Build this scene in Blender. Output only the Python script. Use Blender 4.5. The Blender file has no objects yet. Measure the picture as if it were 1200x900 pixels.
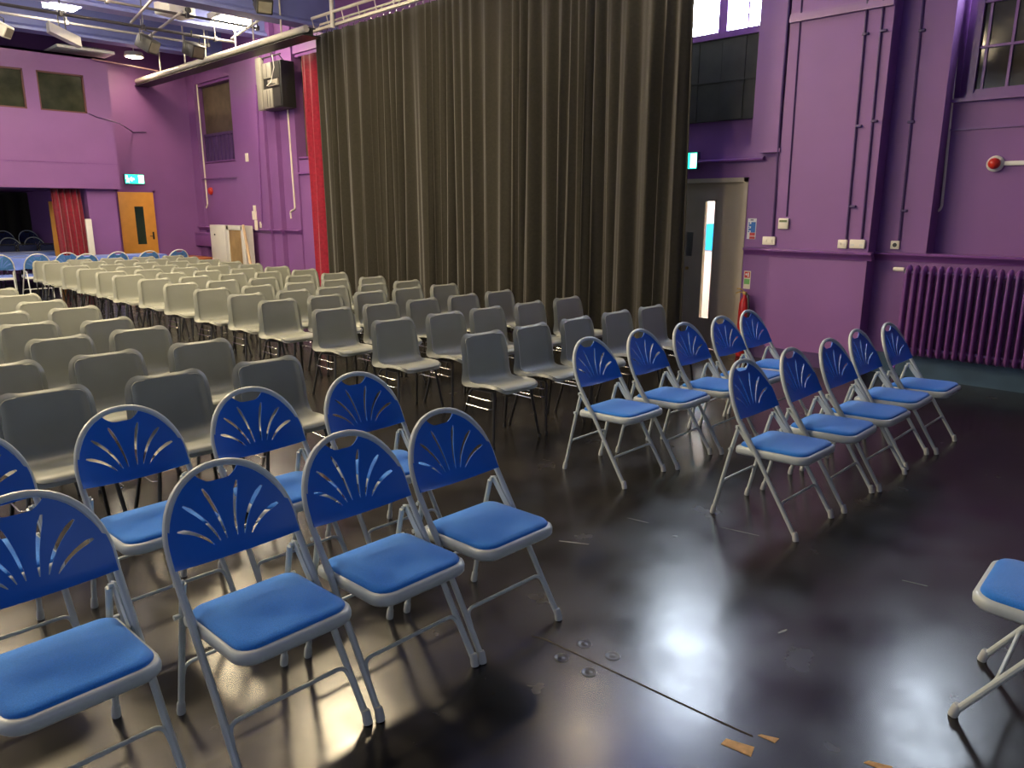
import bpy, bmesh, math, random
from mathutils import Vector, Matrix
from mathutils import geometry as mgeo
random.seed(11)
PI = math.pi
scn = bpy.context.scene
col = scn.collection

# ------------------------------------------------------------------ camera
F, HOR, VP, CH, ROLL = 873.2, 245.65, 1478.5, 1.7, 0.0016
pitch = math.atan((450-HOR)/F)
head = math.atan2(VP-600, math.hypot(F, 450-HOR))
fwd = Vector((math.cos(head)*math.cos(pitch), math.sin(head)*math.cos(pitch), -math.sin(pitch)))
rgt0 = Vector((math.sin(head), -math.cos(head), 0)); up0 = rgt0.cross(fwd)
rgt = math.cos(ROLL)*rgt0+math.sin(ROLL)*up0; upv = -math.sin(ROLL)*rgt0+math.cos(ROLL)*up0
cd = bpy.data.cameras.new('camera'); cam = bpy.data.objects.new('camera', cd); col.objects.link(cam)
cd.sensor_width = 36; cd.lens = F/1200*36; cd.clip_end = 200; cd.clip_start = .05
cam.matrix_world = Matrix(((rgt.x, upv.x, -fwd.x, 0), (rgt.y, upv.y, -fwd.y, 0), (rgt.z, upv.z, -fwd.z, CH), (0, 0, 0, 1)))
scn.camera = cam

def ray(px, py): return (px-600)/F*rgt-(py-450)/F*upv+fwd
def SX(px, py, X):                       # survey: (y, z) of a sighted point on the wall plane x = X
    r = ray(px, py); t = X/r.x; return (t*r.y, t*r.z+CH)
def SY(px, py, Y):
    r = ray(px, py); t = Y/r.y; return (t*r.x, t*r.z+CH)
def SZ(px, py, Z):
    r = ray(px, py); t = (Z-CH)/r.z; return (t*r.x, t*r.y)

# ------------------------------------------------------------------ materials
MATS = {}
def mat(name, c, rough=.5, metal=0., spec=.5, var=.12, scale=8., bump=0., bscale=60., emit=None, estr=0., sheen=0., coat=0., rvar=0., rscale=6.):
    if name in MATS: return MATS[name]
    m = bpy.data.materials.new(name); m.use_nodes = True
    nt = m.node_tree; b = nt.nodes['Principled BSDF']
    b.inputs['Roughness'].default_value = rough; b.inputs['Metallic'].default_value = metal
    b.inputs['Specular IOR Level'].default_value = spec
    b.inputs['Sheen Weight'].default_value = sheen; b.inputs['Coat Weight'].default_value = coat
    tc = nt.nodes.new('ShaderNodeTexCoord')
    n = nt.nodes.new('ShaderNodeTexNoise'); n.inputs['Scale'].default_value = scale; n.inputs['Detail'].default_value = 5
    nt.links.new(tc.outputs['Object'], n.inputs['Vector'])
    r = nt.nodes.new('ShaderNodeValToRGB')
    r.color_ramp.elements[0].position = .3; r.color_ramp.elements[1].position = .7
    r.color_ramp.elements[0].color = tuple(x*(1-var) for x in c)+(1,)
    r.color_ramp.elements[1].color = tuple(min(1, x*(1+var)) for x in c)+(1,)
    nt.links.new(n.outputs['Fac'], r.inputs['Fac']); nt.links.new(r.outputs['Color'], b.inputs['Base Color'])
    if bump:
        n2 = nt.nodes.new('ShaderNodeTexNoise'); n2.inputs['Scale'].default_value = bscale; n2.inputs['Detail'].default_value = 4
        nt.links.new(tc.outputs['Object'], n2.inputs['Vector'])
        bp = nt.nodes.new('ShaderNodeBump'); bp.inputs['Strength'].default_value = bump; bp.inputs['Distance'].default_value = .01
        nt.links.new(n2.outputs['Fac'], bp.inputs['Height']); nt.links.new(bp.outputs['Normal'], b.inputs['Normal'])
    if rvar:
        n3 = nt.nodes.new('ShaderNodeTexNoise'); n3.inputs['Scale'].default_value = rscale; n3.inputs['Detail'].default_value = 8
        nt.links.new(tc.outputs['Object'], n3.inputs['Vector'])
        mr = nt.nodes.new('ShaderNodeMapRange'); mr.inputs['From Min'].default_value = .3; mr.inputs['From Max'].default_value = .7
        mr.inputs['To Min'].default_value = max(.02, rough-rvar); mr.inputs['To Max'].default_value = rough+rvar
        nt.links.new(n3.outputs['Fac'], mr.inputs['Value']); nt.links.new(mr.outputs['Result'], b.inputs['Roughness'])
    if emit:
        b.inputs['Emission Color'].default_value = tuple(emit)+(1,); b.inputs['Emission Strength'].default_value = estr
    MATS[name] = m
    return m

WARM = (1, .80, .50); COOL = (.72, .86, 1.)
PURPLE = mat('purple wall paint', (.235, .095, .29), .5, var=.06, scale=1.2, bump=.08, bscale=25)
PURPLE2 = mat('purple gloss paint', (.20, .07, .26), .3, var=.08, scale=4, bump=.05)
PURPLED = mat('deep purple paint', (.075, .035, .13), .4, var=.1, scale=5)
BLUEP = mat('blue grey skirting paint', (.05, .10, .16), .45, var=.15, scale=5)
CEIL = mat('blue ceiling paint', (.26, .28, .56), .55, var=.06, scale=2)
BEAM = mat('blue beam paint', (.22, .25, .55), .42, var=.06, scale=3)
CURT = mat('black wool serge', (.026, .023, .0165), .95, spec=.15, var=.12, scale=30, bump=.2, bscale=400, sheen=.25)
REDC = mat('red velvet', (.25, .008, .026), .8, spec=.2, var=.2, scale=20, sheen=.4)
BPLAS = mat('blue moulded plastic', (.010, .125, .53), .36, var=.05, scale=6, bump=.05, bscale=300)
BFAB = mat('blue upholstery fabric', (.022, .185, .62), .85, spec=.2, var=.14, scale=240, bump=.35, bscale=500, sheen=.25)
GREYM = mat('grey painted steel tube', (.44, .485, .475), .33, var=.05, scale=10)
RUB = mat('pale grey rubber', (.42, .44, .43), .6, var=.08)
RUBB = mat('black rubber', (.012, .012, .012), .6, var=.1)
POLY = mat('grey polypropylene', (.245, .255, .215), .42, var=.05, scale=5, bump=.06, bscale=350)
BLKM = mat('black painted steel', (.018, .017, .016), .35, var=.1)
CHROME = mat('bright zinc rod', (.65, .63, .58), .25, metal=1., var=.05)
WHITE = mat('white enamel', (.72, .70, .62), .4, var=.04, scale=5)
IVORY = mat('ivory plastic', (.84, .77, .62), .4, var=.03)
TUBEW = mat('pale steel rail', (.70, .66, .55), .35, var=.06)
DARKB = mat('blackout board', (.035, .034, .026), .55, var=.25, scale=5)
BROWNB = mat('brown blackout blind', (.10, .075, .045), .6, var=.25, scale=4)
CREAM = mat('putty coloured door paint', (.54, .45, .31), .45, var=.05, scale=3)
YELLOW = mat('orange yellow door laminate', (.72, .33, .055), .4, var=.06, scale=6)
STEEL = mat('brushed steel', (.35, .34, .32), .35, metal=.8, var=.08)
GLASSD = mat('dark backed window glass', (.060, .052, .032), .08, spec=.6, var=.35, scale=2.5, rvar=.05)
GLASSB = mat('dark booth glass', (.035, .038, .022), .2, spec=.12, var=.4, scale=3)
SKYP = mat('bright daylight pane', (.9, .95, 1), .4, emit=(.76, .88, 1.), estr=15.)
LAMPW = mat('warm lamp diffuser', (1, .95, .85), .4, emit=WARM, estr=78.)
LAMPV = mat('soft warm lamp diffuser', (1, .95, .85), .4, emit=(1, .86, .62), estr=36.)
BLACKP = mat('black plastic', (.015, .015, .015), .45, var=.1)
CHARC = mat('charcoal metal', (.03, .03, .027), .4, var=.15)
CLOTH = mat('blue tablecloth', (.14, .23, .70), .7, var=.08, scale=9, sheen=.2)
NAVY = mat('navy upholstery', (.012, .022, .085), .75, var=.15, scale=20)
WOOD = mat('orange brown timber', (.42, .13, .045), .45, var=.25, scale=7)
TIMB = mat('pale raw timber', (.62, .44, .26), .6, var=.12, scale=9)
BROWNP = mat('tan hardboard panel', (.36, .235, .10), .55, var=.28, scale=3)
RED = mat('red plastic', (.55, .03, .015), .3, var=.04)
REDX = mat('red enamel', (.5, .02, .02), .3, var=.05)
BRASS = mat('brass', (.6, .4, .12), .3, metal=.9, var=.08)
SIGNW = mat('white sign face', (.78, .78, .76), .4, var=.02)
SIGNB = mat('blue sign ink', (.02, .15, .5), .4, var=.02)
SIGNR = mat('red sign ink', (.6, .05, .04), .4, var=.02)
SIGNG = mat('green sign ink', (.18, .5, .12), .4, var=.02)
EXITG = mat('lit green exit face', (.0, .5, .25), .4, emit=(.02, .75, .40), estr=1.6)
EXITW = mat('lit white exit face', (.9, 1, .95), .4, emit=(.8, 1., .95), estr=2.6)
POSTER = mat('sky blue poster', (.01, .38, .85), .5, var=.02)
CORR = mat('white corridor wall', (.85, .82, .74), .6, var=.03)
GREENL = mat('display green', (.16, .19, .06), .3, var=.05)
TAPE = mat('old tan tape', (.42, .24, .075), .6, var=.3, scale=30)
SCUFF = mat('pale scuff', (.17, .17, .16), .5, var=.3, scale=40)

def floor_material():
    m = bpy.data.materials.new('worn black vinyl'); m.use_nodes = True
    nt = m.node_tree; L = nt.links; b = nt.nodes['Principled BSDF']
    tc = nt.nodes.new('ShaderNodeTexCoord')
    def noise(s, d, rgh=.6, dist=0.):
        n = nt.nodes.new('ShaderNodeTexNoise'); n.inputs['Scale'].default_value = s; n.inputs['Detail'].default_value = d
        n.inputs['Roughness'].default_value = rgh; n.inputs['Distortion'].default_value = dist
        L.new(tc.outputs['Object'], n.inputs['Vector']); return n
    a = noise(1.6, 9, .62)
    r = nt.nodes.new('ShaderNodeValToRGB'); e = r.color_ramp.elements
    e[0].position = .3; e[0].color = (.0060, .0055, .0056, 1); e[1].position = .75; e[1].color = (.020, .017, .014, 1)
    L.new(a.outputs['Fac'], r.inputs['Fac'])
    last = r.outputs['Color']
    L.new(last, b.inputs['Base Color'])
    c = noise(3.2, 5, .55)
    mr = nt.nodes.new('ShaderNodeMapRange'); mr.inputs['From Min'].default_value = .1; mr.inputs['From Max'].default_value = .9
    mr.inputs['To Min'].default_value = .13; mr.inputs['To Max'].default_value = .33
    L.new(c.outputs['Fac'], mr.inputs['Value']); L.new(mr.outputs['Result'], b.inputs['Roughness'])
    d = noise(7., 4, .5); bp = nt.nodes.new('ShaderNodeBump'); bp.inputs['Strength'].default_value = .10; bp.inputs['Distance'].default_value = .006
    L.new(d.outputs['Fac'], bp.inputs['Height']); L.new(bp.outputs['Normal'], b.inputs['Normal'])
    b.inputs['Specular IOR Level'].default_value = .62
    return m
FLOORM = floor_material()

# ------------------------------------------------------------------ mesh building
class MB:
    def __init__(s): s.v = []; s.f = []; s.m = []
    def add(s, vs, fs, mi=0):
        o = len(s.v); s.v += [tuple(x) for x in vs]
        for f in fs: s.f.append([o+i for i in f]); s.m.append(mi)
        return s
    def box(s, x0, x1, y0, y1, z0, z1, mi=0):
        return s.add([(x0, y0, z0), (x1, y0, z0), (x1, y1, z0), (x0, y1, z0), (x0, y0, z1), (x1, y0, z1), (x1, y1, z1), (x0, y1, z1)],
              [(0, 3, 2, 1), (4, 5, 6, 7), (0, 1, 5, 4), (1, 2, 6, 5), (2, 3, 7, 6), (3, 0, 4, 7)], mi)
    def bbox(s, x0, x1, y0, y1, z0, z1, r=.01, seg=2, mi=0):
        bm = bmesh.new(); bmesh.ops.create_cube(bm, size=1)
        for v in bm.verts: v.co = Vector(((x0+x1)/2+v.co.x*(x1-x0), (y0+y1)/2+v.co.y*(y1-y0), (z0+z1)/2+v.co.z*(z1-z0)))
        bmesh.ops.bevel(bm, geom=list(bm.edges), offset=min(r, .49*min(x1-x0, y1-y0, z1-z0)), segments=seg, affect='EDGES', profile=.5)
        bm.verts.index_update(); s.add([v.co for v in bm.verts], [[v.index for v in f.verts] for f in bm.faces], mi); bm.free(); return s
    def tube(s, pts, r, seg=8, closed=False, caps=True, mi=0):
        pts = [Vector(p) for p in pts]; n = len(pts); rs = r if isinstance(r, (list, tuple)) else [r]*n
        T = []
        for i in range(n):
            a = pts[(i-1) % n] if (closed or i > 0) else pts[i]; b = pts[(i+1) % n] if (closed or i < n-1) else pts[i]
            T.append((b-a).normalized())
        nrm = T[0].orthogonal().normalized(); vs = []
        for i in range(n):
            if i: nrm = (nrm-T[i]*nrm.dot(T[i])).normalized()
            bi = T[i].cross(nrm)
            for k in range(seg):
                t = 2*PI*k/seg; vs.append(pts[i]+rs[i]*(math.cos(t)*nrm+math.sin(t)*bi))
        fs = []
        for i in range(n if closed else n-1):
            j = (i+1) % n
            for k in range(seg): fs.append((i*seg+k, i*seg+(k+1) % seg, j*seg+(k+1) % seg, j*seg+k))
        if caps and not closed: fs.append(tuple(range(seg-1, -1, -1))); fs.append(tuple((n-1)*seg+k for k in range(seg)))
        return s.add(vs, fs, mi)
    def lathe(s, prof, c=(0, 0, 0), axis='z', seg=20, mi=0):
        vs = []; fs = []; n = len(prof)
        for k in range(seg):
            t = 2*PI*k/seg
            for r, h in prof:
                a, b = r*math.cos(t), r*math.sin(t)
                p = (a, b, h) if axis == 'z' else ((h, a, b) if axis == 'x' else (b, h, a))
                vs.append((c[0]+p[0], c[1]+p[1], c[2]+p[2]))
        for k in range(seg):
            for i in range(n-1): fs.append((k*n+i, ((k+1) % seg)*n+i, ((k+1) % seg)*n+i+1, k*n+i+1))
        if prof[0][0] > 1e-5: fs.append(tuple(k*n for k in range(seg-1, -1, -1)))
        if prof[-1][0] > 1e-5: fs.append(tuple(k*n+n-1 for k in range(seg)))
        return s.add(vs, fs, mi)
    def rings(s, R, mi=0, cap=True):         # loft equal-length closed rings
        n = len(R[0]); vs = [p for r in R for p in r]; fs = []
        for i in range(len(R)-1):
            for k in range(n): fs.append((i*n+k, i*n+(k+1) % n, (i+1)*n+(k+1) % n, (i+1)*n+k))
        if cap: fs.append(tuple(range(n-1, -1, -1))); fs.append(tuple((len(R)-1)*n+k for k in range(n)))
        return s.add(vs, fs, mi)
    def extr(s, poly, axis, a, b, mi=0):     # polygon in the two other axes, extruded from a to b
        n = len(poly)
        def P(p, h): return (h, p[0], p[1]) if axis == 'x' else ((p[0], h, p[1]) if axis == 'y' else (p[0], p[1], h))
        return s.add([P(p, a) for p in poly]+[P(p, b) for p in poly],
              [tuple(range(n-1, -1, -1)), tuple(range(n, 2*n))]+[(i, (i+1) % n, n+(i+1) % n, n+i) for i in range(n)], mi)
    def build(s, name, mats, parent=None, angle=35, recalc=True):
        me = bpy.data.meshes.new(name); me.from_pydata(s.v, [], s.f)
        ms = mats if isinstance(mats, (list, tuple)) else [mats]
        for m in ms: me.materials.append(m)
        for p, i in zip(me.polygons, s.m): p.material_index = i
        if recalc:
            bm = bmesh.new(); bm.from_mesh(me); bmesh.ops.recalc_face_normals(bm, faces=bm.faces); bm.to_mesh(me); bm.free()
        for p in me.polygons: p.use_smooth = True
        me.set_sharp_from_angle(angle=math.radians(angle)); me.update()
        o = bpy.data.objects.new(name, me); col.objects.link(o)
        if parent: o.parent = parent
        return o

def tag(o, label, cat, group=None):
    o['label'] = label; o['category'] = cat
    if group: o['group'] = group
    return o
def thing(name, label, cat, loc=(0, 0, 0), rz=0, group=None):
    o = bpy.data.objects.new(name, None); col.objects.link(o); o.empty_display_size = .1
    o.location = loc; o.rotation_euler = (0, 0, rz)
    return tag(o, label, cat, group)
def struct(o): o['kind'] = 'structure'; return o
def copy_thing(r, loc, rz, label, group=None, skip=()):
    c = r.copy(); col.objects.link(c); c.location = loc; c.rotation_euler = (0, 0, rz); c['label'] = label
    if group: c['group'] = group
    for ch in r.children:
        if ch.name.split('.')[0] in skip: continue
        d = ch.copy(); col.objects.link(d); d.parent = c
        for g in ch.children:
            e = g.copy(); col.objects.link(e); e.parent = d
    return c
def arc_path(pts, r, n=5):                   # polyline with rounded corners
    P = [Vector(p) for p in pts]; out = [P[0]]
    for i in range(1, len(P)-1):
        a = (P[i-1]-P[i]); b = (P[i+1]-P[i]); d = min(r, a.length*.48, b.length*.48)
        p0 = P[i]+a.normalized()*d; p1 = P[i]+b.normalized()*d
        for k in range(n+1):
            t = k/n; out.append((1-t)**2*p0+2*t*(1-t)*P[i]+t*t*p1)
    out.append(P[-1]); return out
def rrect(hx, y0, y1, r, z, tilt=0., n=5, rb=None):
    pts = []; rb = r if rb is None else rb
    for cx, cy, a0, rr in ((hx-rb, y1-rb, 0, rb), (-hx+rb, y1-rb, 90, rb), (-hx+r, y0+r, 180, r), (hx-r, y0+r, 270, r)):
        for k in range(n+1):
            t = math.radians(a0+90*k/n); x = cx+rr*math.cos(t); y = cy+rr*math.sin(t); pts.append((x, y, z+tilt*(y-y0)))
    return pts

# ------------------------------------------------------------------ the blue folding chair (faces -y)
def inpoly(p, poly):
    x, y = p; c = False; j = len(poly)-1
    for i in range(len(poly)):
        xi, yi = poly[i]; xj, yj = poly[j]
        if (yi > y) != (yj > y) and x < (xj-xi)*(y-yi)/(yj-yi)+xi: c = not c
        j = i
    return c
W2 = .217                                    # half width between tube centres
B0 = Vector((0, .122, .588)); BD = Vector((0, .42, .908)).normalized(); BN = Vector((0, BD.z, -BD.y))   # backrest plane: start, up, backwards
HV = .305                                    # tube centre height above B0 along BD
def arch(t):                                 # t 0..1 left to right over the hoop, plane coordinates
    a = PI*(1-t); k = .93
    cx, sx = math.cos(a), math.sin(a)
    return (W2*math.copysign(abs(cx)**k, cx), .05+(HV-.05)*sx**.97)
def bplane(u, v, off=0.):
    bow = .012*(1-max(0, min(1, v/HV)))*0
    return B0+BD*v+BN*(off+bow)+Vector((u, 0, 0))
def backrest_mb():
    out = []
    NB = 14
    for i in range(NB+1): u = -W2+2*W2*i/NB; out.append((u, .0-.006*(1-(u/W2)**2)))
    N = 44; hoop = [arch(1-i/N) for i in range(N+1)]
    hw = .078; notch_done = False
    for p in [(W2, .035)]+hoop+[(-W2, .035)]:
        if abs(p[0]) < hw and p[1] > .2:
            if not notch_done:
                notch_done = True
                top = [q for q in hoop if abs(q[0]) >= hw and q[1] > .2]; ve = max(q[1] for q in top)
                for k in range(0, 13):
                    u = hw-2*hw*k/12; s = 1-(u/hw)**2
                    out.append((u, ve-.003-.036*min(1, s*1.25)**.85))
            continue
        out.append(p)
    slots = []
    for sgn in (-1, 1):
        for (u0, v0), (u1, v1), bend, w0, w1 in (((.018, .052), (.060, .232), .012, .0036, .0078), ((.042, .050), (.138, .192), .022, .0036, .0082), ((.066, .044), (.176, .118), .020, .0036, .0082)):
            a = Vector((u0, v0)); b = Vector((u1, v1)); d = (b-a).normalized(); nn = Vector((-d.y, d.x)); Lp = []; Rp = []
            for k in range(8):
                t = k/7; c = a.lerp(b, t)+nn*bend*4*t*(1-t)*.6; w = w0+(w1-w0)*t
                if k in (0, 7): w *= .45
                Lp.append(c+nn*w); Rp.append(c-nn*w)
            slots.append([(sgn*p.x, p.y) for p in Lp+Rp[::-1]])
    V = [Vector(p) for p in out]; E = [(i, (i+1) % len(out)) for i in range(len(out))]
    for sl in slots:
        o = len(V); V += [Vector(p) for p in sl]; E += [(o+i, o+(i+1) % len(sl)) for i in range(len(sl))]
    st = .021; u = -.21
    while u < .215:
        v = .01
        while v < .3:
            if inpoly((u, v), out) and not any(inpoly((u, v), s) for s in slots):
                if min((Vector((u, v))-q).length for q in V[:len(out)+sum(len(s) for s in slots)]) > .007: V.append(Vector((u, v)))
            v += st
        u += st
    rv, re, rf, _, _, _ = mgeo.delaunay_2d_cdt(V, E, [], 0, 1e-5)
    faces = []
    for f in rf:
        c = sum((rv[i] for i in f), Vector((0, 0)))/len(f)
        if inpoly(c, out) and not any(inpoly(c, s) for s in slots): faces.append(list(f))
    th = .0065
    def pos(p, k):
        q = min(1, abs(p.x)/W2); off = -.0145+.036*(1-q**2)*min(1, .55+.45*(1-(p.y/HV)**2))
        if p.y < .012: off -= .004*(1-p.y/.012)
        return bplane(p.x, p.y, off+k*th)
    n = len(rv); mb = MB()
    vs = [pos(p, 0) for p in rv]+[pos(p, 1) for p in rv]; fs = [f[:] for f in faces]+[[n+i for i in f[::-1]] for f in faces]
    cnt = {}
    for f in faces:
        for a, b in zip(f, f[1:]+f[:1]): cnt[(a, b)] = 1
    for (a, b) in list(cnt):
        if (b, a) not in cnt: fs.append([b, a, n+a, n+b])
    mb.add(vs, fs); return mb
def folding_chair(label, group, tube_mat=None, back_mat=None, pad_mat=None, cat='chair', simple=False):
    gm = tube_mat or GREYM; seg = 6 if simple else 10
    t = thing('folding_chair', label, cat, group=group)
    foot = Vector((W2+.003, -.25, .02)); low = Vector((W2, B0.y-.10, B0.z-.165))
    hoop = [bplane(*arch(i/24)) for i in range(25)]
    pts = [(-foot.x, foot.y, foot.z), (-W2, -.13, .205), (-W2, .012, .425), tuple(bplane(-W2, .0)), tuple(bplane(-W2, .045))]+[tuple(p) for p in hoop[1:-1]]+[tuple(bplane(W2, .045)), tuple(bplane(W2, .0)), (W2, .012, .425), (W2, -.13, .205), (foot.x, foot.y, foot.z)]
    MB().tube(pts, .0122, seg).build('frame', gm, t)
    MB().tube(arc_path([(-W2+.004, -.185, .125), (-W2+.012, -.150, .178), (W2-.012, -.150, .178), (W2-.004, -.185, .125)], .05, 6), .0075, seg).build('front_stretcher', gm, t)
    for s in (-1, 1):
        x = s*(W2-.027)
        MB().tube([(x+s*.006, .252, .02), (x, .170, .395), (x, .134, .535)], .0110, seg).build('leg', gm, t)
        lk = MB(); xl = s*(W2-.013)
        lk.extr([(.146, .548), (.118, .556), (.016, .440), (.026, .420), (.044, .424)], 'x', xl-.003, xl+.003)
        lk.lathe([(0, -.016), (.008, -.016), (.008, .016), (0, .016)], (xl, .130, .542), 'x', 8).lathe([(0, -.014), (.009, -.014), (.009, .014), (0, .014)], (xl, .165, .41), 'x', 8)
        lk.build('hinge_link', gm, t)
        if not simple:
            c = MB().lathe([(0, 0), (.0155, .001), (.0165, .012), (.0150, .042), (.0125, .05), (0, .05)], (0, 0, 0), 'z', 12)
            o = c.build('foot_cap', RUB, t); o.location = (s*(foot.x), -.256, .0); o.rotation_euler = (-.40*.6, 0, 0)
            c = MB().lathe([(0, 0), (.0145, .001), (.0155, .012), (.0140, .042), (.0115, .05), (0, .05)], (0, 0, 0), 'z', 12)
            o = c.build('foot_cap', RUB, t); o.location = (x+s*.006, .256, .0); o.rotation_euler = (.18, 0, 0)
    xx = W2-.027
    MB().tube(arc_path([(-xx, .225, .145), (-xx+.008, .214, .205), (xx-.008, .214, .205), (xx, .225, .145)], .05, 6), .0070, seg).build('rear_stretcher', gm, t)
    R = [rrect(.182, -.238, .135, .06, .404, -.04, rb=.02), rrect(.196, -.256, .140, .065, .404, -.04, rb=.02), rrect(.2025, -.264, .142, .068, .413, -.04, rb=.02), rrect(.2035, -.266, .142, .07, .431, -.04, rb=.02), rrect(.2005, -.262, .140, .068, .443, -.04, rb=.02), rrect(.192, -.252, .135, .062, .448, -.04, rb=.02)]
    MB().rings(R).build('seat_pan', gm, t, angle=60)
    R = [rrect(.186, -.243, .128, .06, .440, -.04, rb=.045), rrect(.190, -.247, .131, .062, .452, -.04, rb=.045), rrect(.184, -.241, .126, .06, .4605, -.04, rb=.045), rrect(.166, -.222, .110, .055, .4650, -.04, rb=.04), rrect(.10, -.15, .05, .04, .4680, -.04, rb=.03), rrect(.03, -.08, .0, .02, .4690, -.04, rb=.02)]
    MB().rings(R).build('seat_cushion', pad_mat or BFAB, t, angle=70)
    o = backrest_mb().build('backrest', back_mat or BPLAS, t, angle=40)
    return t

# ------------------------------------------------------------------ the grey plastic chair (faces -y)
PROF = [(.178, .776), (.176, .764), (.172, .742), (.163, .695), (.154, .640), (.147, .585), (.142, .535), (.136, .492), (.120, .455), (.088, .434), (.045, .428), (-.005, .430), (-.06, .436), (-.115, .443), (-.165, .448), (-.198, .447), (-.220, .438), (-.230, .424)]
def shell_mb():
    P = [Vector(p) for p in PROF]; S = [0.]
    for a, b in zip(P, P[1:]): S.append(S[-1]+(b-a).length)
    def at(s):
        for i in range(len(S)-1):
            if s <= S[i+1]+1e-9: return P[i].lerp(P[i+1], (s-S[i])/(S[i+1]-S[i]))
        return P[-1]
    Lt = S[-1]; nu = 20; rows = []
    ss = [0, .004, .012, .024, .04, .06]+[.06+(Lt-.12)*k/26 for k in range(1, 27)]+[Lt-.045, Lt-.03, Lt-.018, Lt-.008, Lt-.002, Lt]
    for s in ss:
        p = at(s); d = (at(min(Lt, s+.004))-at(max(0, s-.004))).normalized(); nrm = Vector((d.y, -d.x))   # towards the sitter
        if nrm.x > 0 and nrm.y < 0: nrm = -nrm
        w = .196+.012*math.sin(PI*min(1, s/(Lt*.9)))
        r = .048; e = min(s, 99)
        if s < r: w -= r-math.sqrt(max(0, r*r-(r-s)**2))
        r2 = .07; q = Lt-s
        if q < r2: w -= r2-math.sqrt(max(0, r2*r2-(r2-q)**2))
        row = []
        for k in range(nu+1):
            u = -1+2*k/nu; u = math.copysign(abs(u)**.75, u)
            a = abs(u); lift = 0.
            lift = .004*a*a+.016*max(0, (a-.86)/.14)**1.3
            lift *= min(1, .35+s/.10)*min(1, .12+q/.20)
            if k in (0, nu): pass
            row.append(Vector((u*w, p.x+nrm.x*lift, p.y+nrm.y*lift)))
        rows.append(row)
    m = nu+1; vs = [p for r in rows for p in r]; n = len(vs); fs = []
    def nrmal(i, k):
        a = rows[min(i+1, len(rows)-1)][k]-rows[max(i-1, 0)][k]; b = rows[i][min(k+1, nu)]-rows[i][max(k-1, 0)]
        c = a.cross(b); return c.normalized()
    th = .007; back = []
    for i in range(len(rows)):
        for k in range(m): back.append(rows[i][k]-nrmal(i, k)*(-th if True else th))
    sgn = 1
    for i in range(len(rows)-1):
        for k in range(nu):
            fs.append((i*m+k, i*m+k+1, (i+1)*m+k+1, (i+1)*m+k)); fs.append((n+i*m+k, n+(i+1)*m+k, n+(i+1)*m+k+1, n+i*m+k+1))
    for i in range(len(rows)-1):
        fs.append((i*m, (i+1)*m, n+(i+1)*m, n+i*m)); fs.append((i*m+nu, n+i*m+nu, n+(i+1)*m+nu, (i+1)*m+nu))
    e = (len(rows)-1)*m
    for k in range(nu):
        fs.append((k, n+k, n+k+1, k+1)); fs.append((e+k, e+k+1, n+e+k+1, n+e+k))
    mb = MB().add(vs+back, fs)
    # turned-back flange round the edge, deepest where seat and back meet
    LP = []
    def put(i, k, ou):
        p = rows[i][k]; nv_ = nrmal(i, k)
        q = rows[i][nu//2]
        c_ = p-(rows[len(rows)//2][nu//2]); 
        LP.append((p, nv_, ou, ss[i]))
    M_ = len(rows)
    def tang(i): return (rows[min(i+1, M_-1)][nu//2]-rows[max(i-1, 0)][nu//2]).normalized()
    for i in range(M_): put(i, 0, Vector((-1, 0, 0)))
    for k in range(1, nu): put(M_-1, k, tang(M_-1))
    for i in range(M_-1, -1, -1): put(i, nu, Vector((1, 0, 0)))
    for k in range(nu-1, 0, -1): put(0, k, -tang(0))
    cl = [LP[0]]
    for e_ in LP[1:]:
        if (e_[0]-cl[-1][0]).length > .004: cl.append(e_)
    if (cl[0][0]-cl[-1][0]).length < .004: cl.pop()
    n_ = len(cl); RR = [[] for _ in range(7)]; FRM = []
    sb = .33
    for q in range(n_):
        p, nv_, ou, s_ = cl[q]; a_ = cl[q-1][0]; b_ = cl[(q+1) % n_][0]; tg = (b_-a_).normalized()
        if nv_.dot(Vector((0, -1, .6))) < 0: nv_ = -nv_
        nf = (nv_-tg*nv_.dot(tg)).normalized(); o_ = tg.cross(nf)
        if o_.dot(ou) < 0: o_ = -o_
        FRM.append((o_, nf))
    for _ in range(6):
        FRM = [((FRM[q-1][0]+FRM[q][0]*2+FRM[(q+1) % n_][0]).normalized(), (FRM[q-1][1]+FRM[q][1]*2+FRM[(q+1) % n_][1]).normalized()) for q in range(n_)]
    for q in range(n_):
        p, nv_, ou, s_ = cl[q]; o_, nf = FRM[q]
        dep = .030+.024*math.exp(-((s_-sb)/.055)**2)
        if s_ > Lt-.2: dep = .026-.014*(s_-(Lt-.2))/.2
        if s_ < .05: dep = .020+.006*s_/.05
        for r_, (oo, hh) in enumerate(((-.002, -.0015), (.0, .0008), (.0022, .0004), (.0050, -.0022), (.0165, -dep), (.0125, -dep), (.002, -.006))):
            RR[r_].append(p+o_*oo+nf*hh)
    base = []; fl = []
    for r_ in RR: base += r_
    for r_ in range(7):
        r2_ = (r_+1) % 7
        for q in range(n_): fl.append((r_*n_+q, r_*n_+(q+1) % n_, r2_*n_+(q+1) % n_, r2_*n_+q))
    mb.add(base, fl)
    return mb
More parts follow.
